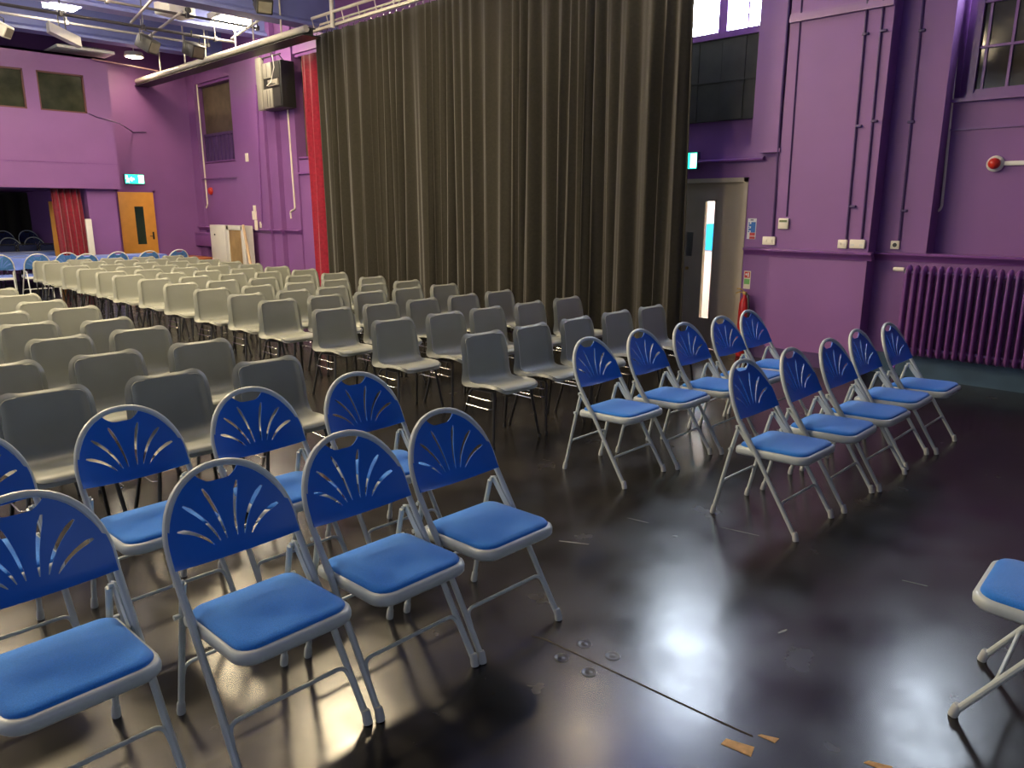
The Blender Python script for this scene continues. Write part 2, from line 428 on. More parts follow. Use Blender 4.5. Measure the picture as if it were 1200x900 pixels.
def plastic_chair(label, group):
    t = thing('plastic_chair', label, 'chair', group=group)
    shell_mb().build('seat_shell', POLY, t, angle=38)
    under = MB()
    for s in (-1, 1):
        under.tube(arc_path([(s*.190, -.150, .375), (s*.183, -.135, .412), (s*.183, .085, .406), (s*.190, .112, .372)], .03, 4), .0105, 7)
    under.tube([(-.183, -.10, .412), (.183, -.10, .412)], .009, 7).tube([(-.183, .06, .408), (.183, .06, .408)], .009, 7)
    under.build('under_frame', BLKM, t)
    for s in (-1, 1):
        MB().tube([(s*.190, -.150, .378), (s*.237, -.195, .012)], .0108, 8).build('leg', BLKM, t)
        MB().tube([(s*.190, .112, .375), (s*.240, .190, .012)], .0108, 8).build('leg', BLKM, t)
        for y, z0 in ((-.198, 0), (.192, 0)):
            MB().lathe([(0, 0), (.014, .001), (.0145, .02), (.0118, .026), (0, .026)], (s*.2385, y, 0), 'z', 10).build('foot', RUBB, t)
        for z, e in ((.352, .014), (.292, .022)):
            yf = -.150-.045*(.378-z)/.366; yr = .112+.078*(.375-z)/.363; xf = .190+.047*(.378-z)/.366; xr = .190+.05*(.375-z)/.363
            MB().tube(arc_path([(s*xf, yf, z), (s*(xf+e+.012), yf+.015, z), (s*(xr+e+.012), yr-.015, z), (s*xr, yr, z)], .02, 3), .0042, 6).build('link_bar', CHROME, t)
    return t

ORD = ['first', 'second', 'third', 'fourth', 'fifth', 'sixth', 'seventh', 'eighth', 'ninth', 'tenth', 'eleventh', 'twelfth', 'thirteenth', 'fourteenth', 'fifteenth', 'sixteenth']
rnd = random.Random(5)
# block of five columns in front of the curtain
RY = [4.065, 5.115, 6.095, 7.095, 7.825, 8.64, 9.565, 10.45, 11.30, 12.15, 12.93, 13.78, 14.74, 15.46]
CX = {0: [3.83, 4.375, 4.94, 5.51, 6.07], 1: [3.77, 4.35, 4.87, 5.47, 6.05], 2: [3.80, 4.36, 4.89, 5.45, 6.00]}
GA = 'grey plastic chairs in the block before the black curtain'; GB = 'grey plastic chairs behind the blue chairs on the left'
proto = None
def seat_at(x, y, rz, label, group, far):
    global proto
    if proto is None:
        proto = plastic_chair(label, group); proto.location = (x, y, 0); proto.rotation_euler = (0, 0, rz); return proto
    return copy_thing(proto, (x, y, 0), rz, label, group, skip=('foot', 'link_bar') if far else ())
endn = ['at the aisle end', 'second from the aisle', 'third from the aisle', 'fourth from the aisle', 'at the curtain end']
for r, y in enumerate(RY):
    xs = CX.get(r, [3.80+rnd.uniform(-.02, .02), 4.36+rnd.uniform(-.015, .015), 4.92+rnd.uniform(-.015, .015), 5.48+rnd.uniform(-.015, .015), 6.04+rnd.uniform(-.015, .015)])
    if r == 13: xs = xs[:5]
    for c, x in enumerate(xs):
        row = 'front row' if r == 0 else ('rearmost row' if r == 13 else '%s row' % ORD[r])
        seat_at(x, y-.175+rnd.uniform(-.02, .02)*(r > 2), rnd.uniform(-.03, .03), 'grey plastic chair %s, %s before the black curtain' % (endn[c], row), GA, r > 6)
# block behind the blue chairs, left of the aisle
LB = [[(2.165, 4.25), (1.565, 4.28), (.965, 4.32)], [(2.155, 5.19), (1.545, 5.19), (.97, 5.25)], [(2.075, 6.11), (1.515, 6.08)], [(2.10, 6.83), (1.535, 7.03)], [(2.115, 7.88), (1.54, 7.92)], [(2.035, 8.66)], [(2.015, 9.48)], [(1.99, 10.35)]]
for r, row in enumerate(LB):
    for c, (x, y) in enumerate(row):
        rz = rnd.uniform(-.03, .03)+(.22 if (r, c) == (3, 0) else 0)
        nm = ['beside the aisle', 'second from the aisle', 'third from the aisle'][c]
        rr = 'first row behind the blue folding chairs' if r == 0 else '%s row behind the blue folding chairs' % ORD[r]
        extra = 'slightly turned ' if (r, c) == (3, 0) else ''
        seat_at(x, y-.175, rz, '%sgrey plastic chair %s, %s' % (extra, nm, rr), GB, False)

# blue folding chairs
GL = 'blue folding chairs left of the aisle'; GR = 'blue folding chairs right of the aisle'
fold0 = folding_chair('blue folding chair nearest the camera at the left edge of the photo', GL)
def fold_at(x, y, rz, label, group):
    return copy_thing(fold0, (x, y, 0), rz, label, group)
TY = .245                                     # hoop top lies this far behind the chair's middle
fold0.location = (.455, 2.52-TY, 0); fold0.rotation_euler = (0, 0, .02)
for x, y, rz, lb in ((1.008, 2.385-TY, .01, 'blue folding chair, second from the left edge in the front row'), (1.49, 2.37-TY, 0.0, 'blue folding chair, second from the aisle in the left front row'), (1.965, 2.36-TY, -.01, 'blue folding chair standing at the aisle end of the left front row')):
    fold_at(x, y, rz, lb, GL)
for x, y, rz, lb in ((.45, 3.42-TY, .02, 'blue folding chair cut off by the left edge, second row'), (1.035, 3.37-TY, .02, 'blue folding chair in the second row before the large grey chair at the left'), (1.575, 3.31-TY, 0, 'blue folding chair in the second row, second from the aisle'), (2.12, 3.24-TY, -.03, 'blue folding chair at the aisle end of the left second row, behind the front pair')):
    fold_at(x, y, rz, lb, GL)
S1 = [(3.87, 1.96), (4.425, 1.93), (4.93, 1.90), (5.47, 1.92), (5.97, 1.87)]
S2 = [(3.85, 3.06), (4.385, 3.02), (4.885, 2.97), (5.40, 2.95), (5.90, 2.97)]
n1 = ['at the aisle end', 'second from the aisle', 'in the middle', 'second from the radiator end', 'at the radiator end']
n2 = ['at the aisle end', 'second from the aisle', 'in the middle', 'second from the door end', 'at the door end']
for k, (x, y) in enumerate(S1): fold_at(x, y-TY+.01, rnd.uniform(-.025, .025), 'blue folding chair %s of the right front row' % n1[k], GR)
for k, (x, y) in enumerate(S2): fold_at(x, y-TY+.01, rnd.uniform(-.025, .025), 'blue folding chair %s of the right second row' % n2[k], GR)
fold_at(2.90, .235, PI+.03, 'lone blue folding chair facing the rows, cut off at the right edge', None)
# far folding chairs drawn up to the covered tables
BPALE = mat('overexposed blue plastic', (.08, .24, .58), .45, var=.06); WTUBE = mat('overexposed white tube', (.72, .72, .70), .35, var=.03)  # paler than the near chairs: overexposure put into the colours
far0 = folding_chair('white framed blue folding chair leftmost of those by the covered tables', 'white framed folding chairs by the covered tables', WTUBE, BPALE, CLOTH, simple=True)
far0.location = (3.38, 16.85, 0); far0.rotation_euler = (0, 0, PI-.2)
for k, (x, y) in enumerate([(3.93, 16.45), (4.46, 16.50), (4.61, 15.86), (5.27, 16.2), (5.86, 16.15), (6.48, 16.22)]):
    copy_thing(far0, (x, y+(.245 if k > 1 else .3), 0), PI+rnd.uniform(-.06, .06), 'white framed blue folding chair, %s along from the left by the covered tables' % ORD[k+1], 'white framed folding chairs by the covered tables')

# ------------------------------------------------------------------ setting
struct(MB().box(-7, 10, -5, 25, -.06, 0).build('floor', FLOORM))
CZ = 5.75
struct(MB().box(-7, -5, -5.2, -5, 0, 5.75).box(1, 10, -5.2, -5, 0, 5.75).box(-5, 1, -5.2, -5, 0, 1.0).box(-5, 1, -5.2, -5, 3.6, 5.75).build('wall_near', mat('dim purple paint', (.10, .045, .13), .6)))
struct(MB().box(-7, 10, -5, 25, CZ, CZ+.1).build('ceiling', CEIL))
XP, XL, XN, XD, XF = 8.15, 8.38, 8.62, 8.25, 8.28
yP0 = SX(1017, 297, XP)[0]; yP1 = SX(905, 293, XP)[0]
yF0 = SX(1086, 290, XL)[0]
zR = 1.262
dy0 = SX(871, 300, XD)[0]; dz = SX(870, 208, XD)[1]
wy0, wz0 = SX(908, 28, XL)
wr = MB()
ZS2 = 2.78                                    # sill of the radiator window
wr.box(XL, 9.2, -5, yP0+.01, 0, zR-.02)
wr.box(XN, 9.2, -5, yF0, zR-.02, ZS2).box(XN+.2, 9.2, -5, yF0, ZS2, CZ)
wr.box(XL, 9.2, yF0, yP0+.01, zR-.02, CZ)
wr.box(XP, 9.2, yP0, yP1, 0, CZ)
wr.box(XD, 8.5, yP1, dy0, 0, 2.42).box(XD, 9.2, yP1, dy0, 2.42, CZ)
wr.box(XD, 8.5, dy0, 6.4, dz, 2.42).box(XL+.06, 9.2, dy0, 6.4, 2.42, CZ)
wr.box(XD, 8.5, dy0+1.0, 6.4, 0, dz)
wr.box(XD+.05, 9.2, 6.4, 12.6, 0, CZ)
# far part of the right wall with its window bays
w3a = SX(281, 180, XF+.1)[0]; w3b = SX(240, 192, XF+.1)[0]
wr.box(XF+.02, 9.2, 12.6, 14.25, 0, 2.70).box(XF+.25, 9.2, 12.6, 14.25, 2.70, 4.7).box(XF+.02, 9.2, 12.6, 14.25, 4.7, CZ)
wr.box(XF-.02, 9.2, 14.25, w3a, 0, CZ).box(XF-.13, XF, 14.85, 15.95, 0, CZ).box(XF-.20, XF, 15.2, 15.6, 0, CZ)
wr.box(XF+.06, 9.2, w3a, w3b, 0, 2.80).box(XF+.28, 9.2, w3a, w3b, 2.80, 4.62).box(XF+.02, 9.2, w3a, w3b, 4.62, CZ)
wr.box(XF-.02, 9.2, w3b, 25, 0, CZ)
struct(wr.build('wall_right', PURPLE))
# dado rail along the right wall
def rail_prof(x): return [(x+.02, zR-.075), (x-.012, zR-.075), (x-.018, zR-.055), (x-.030, zR-.045), (x-.045, zR-.022), (x-.062, zR-.014), (x-.066, zR), (x-.060, zR+.012), (x+.02, zR+.016)]
tr = MB(); tr.extr(rail_prof(XL), 'y', -5, yP0+.0); tr.extr(rail_prof(XP), 'y', yP0-.05, yP1+.03); tr.extr(rail_prof(XD), 'y', yP1, dy0-.02)
struct(tr.build('trim_1', PURPLE2))
tr = MB(); tr.box(XP-.035, XP, yP0, yP1, 3.62, 3.67).box(XP-.018, XP, yP0, yP1, 3.67, 3.70)
tr.box(XN-.02, XN, -5, yF0, 2.47, 2.485).box(XN-.06, XN, -5, yF0, ZS2-.05, ZS2-.02)
struct(tr.build('trim_2', PURPLE2))
# sloping boxed duct beside the door bay
bx = MB(); a, _ = SX(893, 180, XD-.09); b, _ = SX(912, 180, XD-.09)
bx.box(XD-.09, XD+.2, b, a, 2.36, CZ).box(XD-.12, XD+.1, b-.03, a+.03, 2.32, 2.36)
struct(bx.build('trim_3', PURPLE))
tr = MB(); tr.box(XD-.05, XD, a, 6.4, 2.245, 2.29).tube([(XD-.05, a, 2.26), (XD-.05, 5.6, 2.26)], .018, 8)
struct(tr.build('trim_4', PURPLE2))
tr = MB(); tr.extr(rail_prof(XF-.02), 'y', 14.25, 19.2); tr.extr(rail_prof(XF-.13), 'y', 14.82, 15.98); tr.extr(rail_prof(XF-.20), 'y', 15.17, 15.63); tr.box(XF-.01, XF+.03, w3a, w3b, 2.42, 2.44)
tr.box(XF-.03, XF+.1, 12.6, 14.25, 2.40, 2.43).box(XF-.03, XF+.06, 13.0, 13.06, 0, 2.0)
struct(tr.build('trim_5', PURPLE2))
MBb = MB(); MBb.box(XL-.022, XL, -5, yP0, 0, .21).box(XL-.016, XL, -5, yP0, .21, .225)
struct(MBb.build('baseboard_right', BLUEP))
struct(MB().box(XP-.018, XP, yP0, yP1, 0, .16).box(XD-.018, XD, yP1, dy0-.07, 0, .16).build('baseboard_pier', PURPLED))

struct(MB().box(-7.2, -7, -5, 4.0, 0, CZ).box(-7.2, -7, 4.0, 25, 0, .9).box(-7.2, -7, 4.0, 25, 4.9, CZ).build('wall_left', PURPLE))
# window_1: daylight window above blackout boards in the door bay
w = struct(MB().box(XL-.03, XL+.06, wy0, 6.3, wz0-.06, wz0+.01).box(XL, XL+.06, wy0, wy0+.03, wz0, 5.5).box(XL, XL+.06, wy0, 6.3, 5.44, 5.5).build('window_1', PURPLE2))
fr = MB()
m1, _ = SX(846, 40, XL); m2, _ = SX(876, 35, XL); m3, _ = SX(897, 30, XL)
for y, h in ((m1, .055), (m2, .009), (m3, .009), (m1+.75, .009), (m1+1.3, .03)): fr.box(XL+.005, XL+.05, y-h, y+h, wz0, 5.45)
fr.box(XL+.01, XL+.05, wy0, 6.3, 4.55, 4.58)
fr.build('mullion', PURPLE2, w)
MB().box(XL+.04, XL+.05, wy0+.02, 6.28, wz0+.005, 5.46).build('pane', SKYP, w)
bd = MB(); zb0 = 2.73; y = wy0+.02; k = 0
while y < 6.2:
    bd.box(XL-.005-(.006 if k % 2 else 0), XL+.05, y, min(y+.295, 6.25), zb0, wz0-.065); y += .3; k += 1
bd.box(XL-.02, XL, wy0+.02, 6.25, 3.16, 3.175)
o = tag(bd.build('blackout_board', DARKB), 'dark boarded panels under the bright window beside the black curtain', 'board')
# window_2 above the radiator
g0 = yF0-.1
w = struct(MB().box(XN-.01, XN+.14, -5, g0, ZS2-.02, ZS2+.03).box(XN+.04, XN+.14, g0-.06, g0, ZS2, CZ-.2).build('window_2', PURPLE2))
fr = MB(); y = g0-.06; zt = SX(1163, 3, XN+.08)[1]; mid = SX(1155, 55, XN+.08)[1]
ys = [SX(1152, 90, XN+.08)[0], SX(1181, 90, XN+.08)[0]]; sp = ys[0]-ys[1]; yy = ys[0]
while yy > -1: fr.box(XN+.07, XN+.11, yy-.012, yy+.012, ZS2+.03, CZ-.2); yy -= sp
fr.box(XN+.06, XN+.11, -1, g0, mid-.012, mid+.012).box(XN+.05, XN+.12, -1, g0, zt, zt+.05).box(XN+.06, XN+.11, -1, g0, ZS2+.03, ZS2+.07)
fr.build('glazing_bar', PURPLE2, w)
MB().box(XN+.09, XN+.10, -1, g0-.02, ZS2+.03, zt+.02).build('pane', GLASSD, w)
MB().box(XN+.09, XN+.10, -1, g0-.02, 4.55, CZ-.25).build('pane', GLASSD, w); MB().box(XN+.09, XN+.10, g0-.75, g0-.02, zt+.10, 4.53).build('pane', SKYP, w); MB().box(XN+.09, XN+.10, -1, g0-.77, zt+.10, 4.53).build('pane', GLASSD, w)
# far windows
w = struct(MB().box(XF+.06, XF+.2, w3a, w3b, 2.78, 2.83).box(XF+.06, XF+.2, w3a, w3b, 4.56, 4.62).build('window_3', PURPLE2))
MB().box(XF+.2, XF+.22, w3a, w3b, 3.48, 4.6).build('blind', BROWNB, w)
lv = MB(); y = w3a+.05
while y < w3b: lv.box(XF+.15, XF+.2, y, y+.06, 2.83, 3.46); y += .2
lv.box(XF+.18, XF+.2, w3a, w3b, 2.83, 3.48).box(XF+.14, XF+.2, w3a, w3b, 3.42, 3.48)
lv.build('louvre', PURPLED, w)
w = struct(MB().box(XF+.02, XF+.2, 12.6, 14.25, 2.68, 2.74).box(XF+.06, XF+.2, 12.6, 14.25, 4.64, 4.7).build('window_4', PURPLE2))
MB().box(XF+.2, XF+.22, 12.6, 14.25, 2.74, 4.66).build('blind', BROWNB, w)

# door_1 beside the curtain with a lit corridor behind
XDo = XD+.05
fr = MB(); fr.box(XD-.01, XD+.12, dy0, dy0+.05, 0, dz).box(XD-.01, XD+.12, dy0+.95, dy0+1.0, 0, dz).box(XD-.01, XD+.12, dy0, dy0+1.0, dz-.05, dz)
d = struct(fr.build('door_1', CREAM))
va, vz1 = SX(834, 236, XDo); vb, _ = SX(826, 236, XDo); vc, vz0 = SX(821, 372, XDo); v0 = SX(829, 372, XDo)[0]
ya = min(va, v0)-.01; yb = ya+.125
lf = MB(); D0, D1 = dy0+.05, dy0+.95
lf.box(XDo, XDo+.045, D0, ya, .01, dz-.05).box(XDo, XDo+.045, yb, D1, .01, dz-.05).box(XDo, XDo+.045, ya, yb, .01, vz0).box(XDo, XDo+.045, ya, yb, vz1, dz-.05)
lf.build('door_leaf', CREAM, d)
bd = MB(); bd.box(XDo-.008, XDo, ya-.02, ya, vz0-.02, vz1+.02).box(XDo-.008, XDo, yb, yb+.02, vz0-.02, vz1+.02).box(XDo-.008, XDo, ya-.02, yb+.02, vz1, vz1+.02).box(XDo-.008, XDo, ya-.02, yb+.02, vz0-.02, vz0)
bd.build('glazing_bead', CREAM, d)
gl = bpy.data.materials.new('clear glass'); gl.use_nodes = True; nt = gl.node_tree; nt.nodes.remove(nt.nodes['Principled BSDF'])
ts = nt.nodes.new('ShaderNodeBsdfTransparent'); gs = nt.nodes.new('ShaderNodeBsdfGlossy'); gs.inputs['Roughness'].default_value = .02; mx = nt.nodes.new('ShaderNodeMixShader'); mx.inputs[0].default_value = .05
nt.links.new(ts.outputs[0], mx.inputs[1]); nt.links.new(gs.outputs[0], mx.inputs[2]); nt.links.new(mx.outputs[0], nt.nodes['Material Output'].inputs['Surface'])
MB().box(XDo+.018, XDo+.024, ya, yb, vz0, vz1).build('glass', gl, d)
pa, pz1 = SX(803, 272, XDo); pb, pz0 = SX(811, 300, XDo)
MB().bbox(XDo-.006, XDo, pb, pb+.085, pz0, pz1, .004).build('push_plate', STEEL, d)
ka, kz = SX(806, 314, XDo)
MB().lathe([(0, -.035), (.018, -.035), (.022, -.02), (.012, -.012), (.012, 0), (0, 0)], (XDo, ka, kz), 'x', 14).build('lock_knob', BRASS, d)
# corridor seen through the pane
c = MB(); c.box(9.9, 10., 3.9, 8.0, 0, 2.42).box(8.52, 9.9, 7.4, 7.5, 0, 2.42).box(8.52, 9.9, 3.9, 4.0, 0, 2.42).box(8.52, 9.95, 3.9, 7.5, 2.36, 2.41)
struct(c.build('wall_corridor', CORR))
struct(MB().box(8.51, 9.95, 3.9, 7.5, -.05, .003).build('floor_corridor', mat('corridor vinyl', (.5, .42, .28), .5)))
pm = [SX(830, 262, 9.89), SX(826, 293, 9.89)]
tag(MB().box(9.885, 9.899, pm[0][0]-.35, pm[0][0]+.35, pm[1][1], pm[0][1]).build('poster', POSTER), 'bright blue notice seen through the narrow glass of the cream door', 'poster')
tag(MB().box(9.0, 9.5, 5.2, 6.2, 2.32, 2.358).build('corridor_light', mat('corridor lamp', (1, 1, 1), emit=(1, .96, .88), estr=26.)), 'white ceiling light of the corridor behind the cream door', 'light')

# radiator
ry0 = SX(1060, 360, XP+.08)[0]
rt = thing('radiator', 'purple cast iron column radiator on the right hand wall', 'radiator', (XL-.14, ry0, 0))
def section():
    mb = MB(); z0, z1 = .245, 1.165
    def ring(z, hx, hy): return [(hx*math.cos(2*PI*k/10), hy*math.sin(2*PI*k/10), z) for k in range(10)]
    R = [ring(z0, .012, .006), ring(z0+.012, .045, .020), ring(z0+.035, .066, .028), ring(z0+.075, .070, .030), ring(z0+.10, .070, .0185), ring((z0+z1)/2, .070, .0175), ring(z1-.10, .070, .0185), ring(z1-.07, .070, .030), ring(z1-.035, .066, .028), ring(z1-.012, .045, .02), ring(z1, .012, .006)]
    mb.rings(R)
    # the front column stands proud as a ridge
    mb.tube([(-.066, 0, z0+.05), (-.074, 0, z0+.09), (-.074, 0, z1-.09), (-.066, 0, z1-.05)], .013, 8)
    return mb
sec = section().build('radiator_section', PURPLE2, rt)
pitch_r = .073
for k in range(1, 34):
    s = sec.copy(); col.objects.link(s); s.parent = rt; s.location = (0, -pitch_r*k, 0)
MB().tube([(0, .01, .32), (0, -pitch_r*33-.01, .32)], .022, 10).tube([(0, .01, 1.09), (0, -pitch_r*33-.01, 1.09)], .022, 10).build('header_pipe', PURPLE2, rt)
v = MB(); v.lathe([(0, .04), (.020, .042), (.022, .06), (.022, .13), (.018, .145), (0, .15)], (-.02, 0, 1.115), 'y', 14)
v.build('valve_head', IVORY, rt)
v = MB(); v.tube([(0, -.02, 1.09), (-.01, .02, 1.105), (-.02, .05, 1.115)], .013, 8).lathe([(0, -.02), (.018, -.02), (.018, .015), (0, .015)], (-.012, .025, 1.10), 'z', 10)
v.build('valve_body', CHROME, rt)
MB().tube([(-.012, .03, 1.09), (-.012, .03, .0)], .011, 8).build('feed_pipe', PURPLE2, rt)
br = MB()
for k in (5, 14, 23): br.box(.0, .15, -pitch_r*(k+.5)-.012, -pitch_r*(k+.5)+.012, .30, .34)
br.build('wall_bracket', PURPLE2, rt)

# wall fittings on the right wall
def plate(name, px, py, X, w_, h, label, cat, m=IVORY, d=.03, group=None, knobs=0, face=None):
    y, z = SX(px, py, X); t = thing(name, label, cat, (X, y, z), group=group)
    MB().bbox(-d, 0, -w_/2, w_/2, -h/2, h/2, .006, 2).build('body', m, t)
    for k in range(knobs):
        yy = (k-(knobs-1)/2)*w_/max(1, knobs)*.8
        MB().bbox(-d-.006, -d+.002, yy-.010, yy+.010, -.014, .014, .003).build('switch', m, t)
    if face: face(t, d)
    return t
plate('switch_plate', 902, 282, XP, .15, .09, 'white twin switch plate above the dado rail nearest the cream door', 'switch', knobs=2)
plate('switch_plate', 988, 286, XP, .095, .09, 'small white switch plate left of the wide socket beside the dark pier edge', 'switch', knobs=2)
def sockface(t, d):
    for yy in (-.045, .045): MB().box(-d-.002, -d+.001, yy-.02, yy+.02, -.022, .0).build('socket_face', WHITE, t)
plate('wall_socket', 1005.5, 286, XP, .155, .09, 'wide white double socket above the dado rail beside the pier edge', 'socket', face=sockface)
def lampface(t, d): MB().lathe([(0, -d-.006), (.018, -d-.006), (.022, -d), (0, -d)], (0, 0, 0), 'x', 14).build('dial', BLACKP, t)
plate('isolator_switch', 1049.5, 287, XL, .085, .085, 'square ivory isolator with dark dial, left above the radiator valve', 'switch', face=lampface)
def thermo(t, d):
    MB().box(-d-.002, -d+.001, -.045, .045, .015, .04).build('display', GREENL, t)
plate('thermostat', 919, 262, XP, .115, .115, 'cream thermostat with a green display on the purple pier', 'thermostat', face=thermo)
def conduit(pts, X, label, m=PURPLED, r=.012, cl=(), name='conduit'):
    P = [(X-r*.9, *SX(a, b, X)) for a, b in pts]
    mb = MB().tube(arc_path(P, .04, 3), r, 8)
    for (a, b) in cl:
        y, z = SX(a, b, X); mb.bbox(X-2.4*r, X, y-.03, y+.03, z-.012, z+.012, .003)
    return tag(mb.build(name, m), label, 'conduit')
conduit([(942, -30), (922, 254)], XP, 'thin dark conduit running down to the cream thermostat', r=.008)
conduit([(928, -30), (917, 110), (906, 277)], XP, 'dark conduit running down to the twin switch plate by the door', r=.013)
conduit([(1020, -30), (992, 280)], XP, 'dark purple conduit above the small white switch plate', cl=[(1015, 40), (1007, 148), (1000, 242)])
conduit([(1039, -30), (1010, 280)], XP, 'dark purple conduit above the wide double socket', cl=[(1036, 36), (1025, 142)])
conduit([(1086, -30), (1054, 282)], XL, 'dark conduit above the square isolator on the recessed strip', cl=[(1081, 36), (1068, 143), (1060, 247)])
conduit([(1131, -30), (1104, 242), (1101, 247), (1087, 249), (1085, 266)], XN, 'white conduit bending at the foot beside the barred window', m=IVORY, r=.013)
# strobe
y, z = SX(1167, 192, XN); t = thing('alarm_beacon', 'round red alarm beacon on a white wall base', 'alarm', (XN, y, z))
MB().lathe([(.075, 0), (.075, -.03), (.06, -.045), (0, -.045)], (0, 0, 0), 'x', 24).build('base', WHITE, t)
MB().lathe([(.05, -.04), (.052, -.075), (.042, -.10), (.02, -.115), (0, -.118)], (0, 0, 0), 'x', 24).build('lens', RED, t)
tag(MB().bbox(XN-.028, XN, -1, y-.06, z-.02, z+.02, .004).build('cable_trunking', WHITE), 'white horizontal cable trunking leading to the red beacon', 'trunking')
# safety signs by the door
y0, z1 = SX(887, 256, XD); y1, z0 = SX(875, 280, XD)
t = thing('safety_sign', 'white fire notice with blue and red panels beside the door', 'sign', (XD, (y0+y1)/2, (z0+z1)/2))
hw = abs(y1-y0)/2; hh = abs(z1-z0)/2
MB().box(-.004, 0, -hw, hw, -hh, hh).build('panel', SIGNW, t)
p = MB()
for k in range(5):
    zc = hh*(.55-.27*k*.75); p.box(-.006, -.003, -hw*.85, hw*.15+.02*(k % 2), zc-.012, zc+.012)
    p.lathe([(0, -.006), (hw*.16, -.006), (hw*.16, -.003), (0, -.003)], (0, hw*.62, zc), 'x', 10)
p.build('blue_print', SIGNB, t)
p = MB(); p.box(-.006, -.003, -hw*.85, hw*.35, -hh*.68, -hh*.38).box(-.006, -.003, -hw*.85, hw*.35, -hh*.98, -hh*.74); p.build('red_print', SIGNR, t)
MB().box(-.006, -.003, -hw*.3, hw*.35, hh*.78, hh*.92).build('title_print', mat('grey ink', (.25, .25, .3), .5), t)
y, z = SX(875.5, 328, XD); t = thing('extinguisher_sign', 'small cream sign with red and green print above the extinguisher', 'sign', (XD, y, z))
MB().box(-.004, 0, -.042, .042, -.105, .105).build('panel', mat('cream sign face', (.75, .68, .5), .4), t)
p = MB().box(-.006, -.003, -.034, .034, .025, .095); p.build('red_print', SIGNR, t)
p = MB().box(-.0075, -.0055, -.02, -.006, .035, .085).lathe([(0, -.0075), (.012, -.0075), (.012, -.0055), (0, -.0055)], (0, .012, .065), 'x', 10); p.build('symbol_print', SIGNW, t)
MB().box(-.006, -.003, -.034, .034, -.05, .012).build('green_print', SIGNG, t)
# extinguisher
y, z = SX(870, 350, XD-.1); t = thing('fire_extinguisher', 'red fire extinguisher standing at the wall beside the cream door', 'extinguisher', (XD-.11, y-.03, 0))
MB().lathe([(0, .005), (.052, .005), (.058, .02), (.059, .56), (.054, .63), (.036, .685), (.020, .71), (.020, .74), (0, .74)], seg=24).build('cylinder', REDX, t)
MB().bbox(-.02, .02, -.02, .02, .735, .77, .005).tube([(0, .0, .765), (0, .05, .80), (0, .10, .80)], .008, 6).tube([(0, 0, .755), (0, .06, .765), (0, .11, .745)], .007, 6).build('valve_handle', BRASS, t)
MB().tube([(0, -.015, .75), (-.03, -.06, .73), (-.05, -.085, .6), (-.04, -.085, .35), (-.03, -.08, .2)], .012, 8).build('hose', BLACKP, t)
# exit signs
def exit_sign(px, py, plane, X, w_, h, label, box_m, rz):
    if plane == 'x': y, z = SX(px, py, X); loc = (X, y, z)
    else: x, z = SY(px, py, X); loc = (x, X, z)
    t = thing('exit_sign', label, 'exit sign', loc, rz)
    MB().bbox(-.07, 0, -w_/2, w_/2, -h/2, h/2, .006).build('housing', box_m, t)
    MB().box(-.073, -.069, -w_/2+.008, w_/2-.008, -h/2+.008, h/2-.008).build('face', EXITG, t)
    p = MB(); s = h                                    # door panel, arrow and running figure
    p.box(-.0755, -.0725, -w_*.46, -w_*.2, -s*.40, s*.40)
    p.extr([(w_*.02, s*.08), (w_*.14, s*.08), (w_*.14, s*.25), (w_*.28, 0), (w_*.14, -s*.25), (w_*.14, -s*.08), (w_*.02, -s*.08)], 'x', -.0755, -.0725)
    p.lathe([(0, -.0755), (s*.09, -.0755), (s*.09, -.0725), (0, -.0725)], (0, w_*.40, s*.30), 'x', 12)
    p.tube([(-.074, w_*.40, s*.18), (-.074, w_*.36, -s*.08), (-.074, w_*.43, -s*.35)], s*.05, 6).tube([(-.074, w_*.36, -s*.08), (-.074, w_*.30, -s*.2), (-.074, w_*.31, -s*.38)], s*.045, 6).tube([(-.074, w_*.46, s*.04), (-.074, w_*.40, s*.15), (-.074, w_*.33, s*.04)], s*.035, 6)
    p.build('pictogram', EXITW, t)
    return t
exit_sign(808, 189, 'x', XD, .30, .20, 'lit green exit sign above the cream door by the curtain edge', PURPLED, 0)

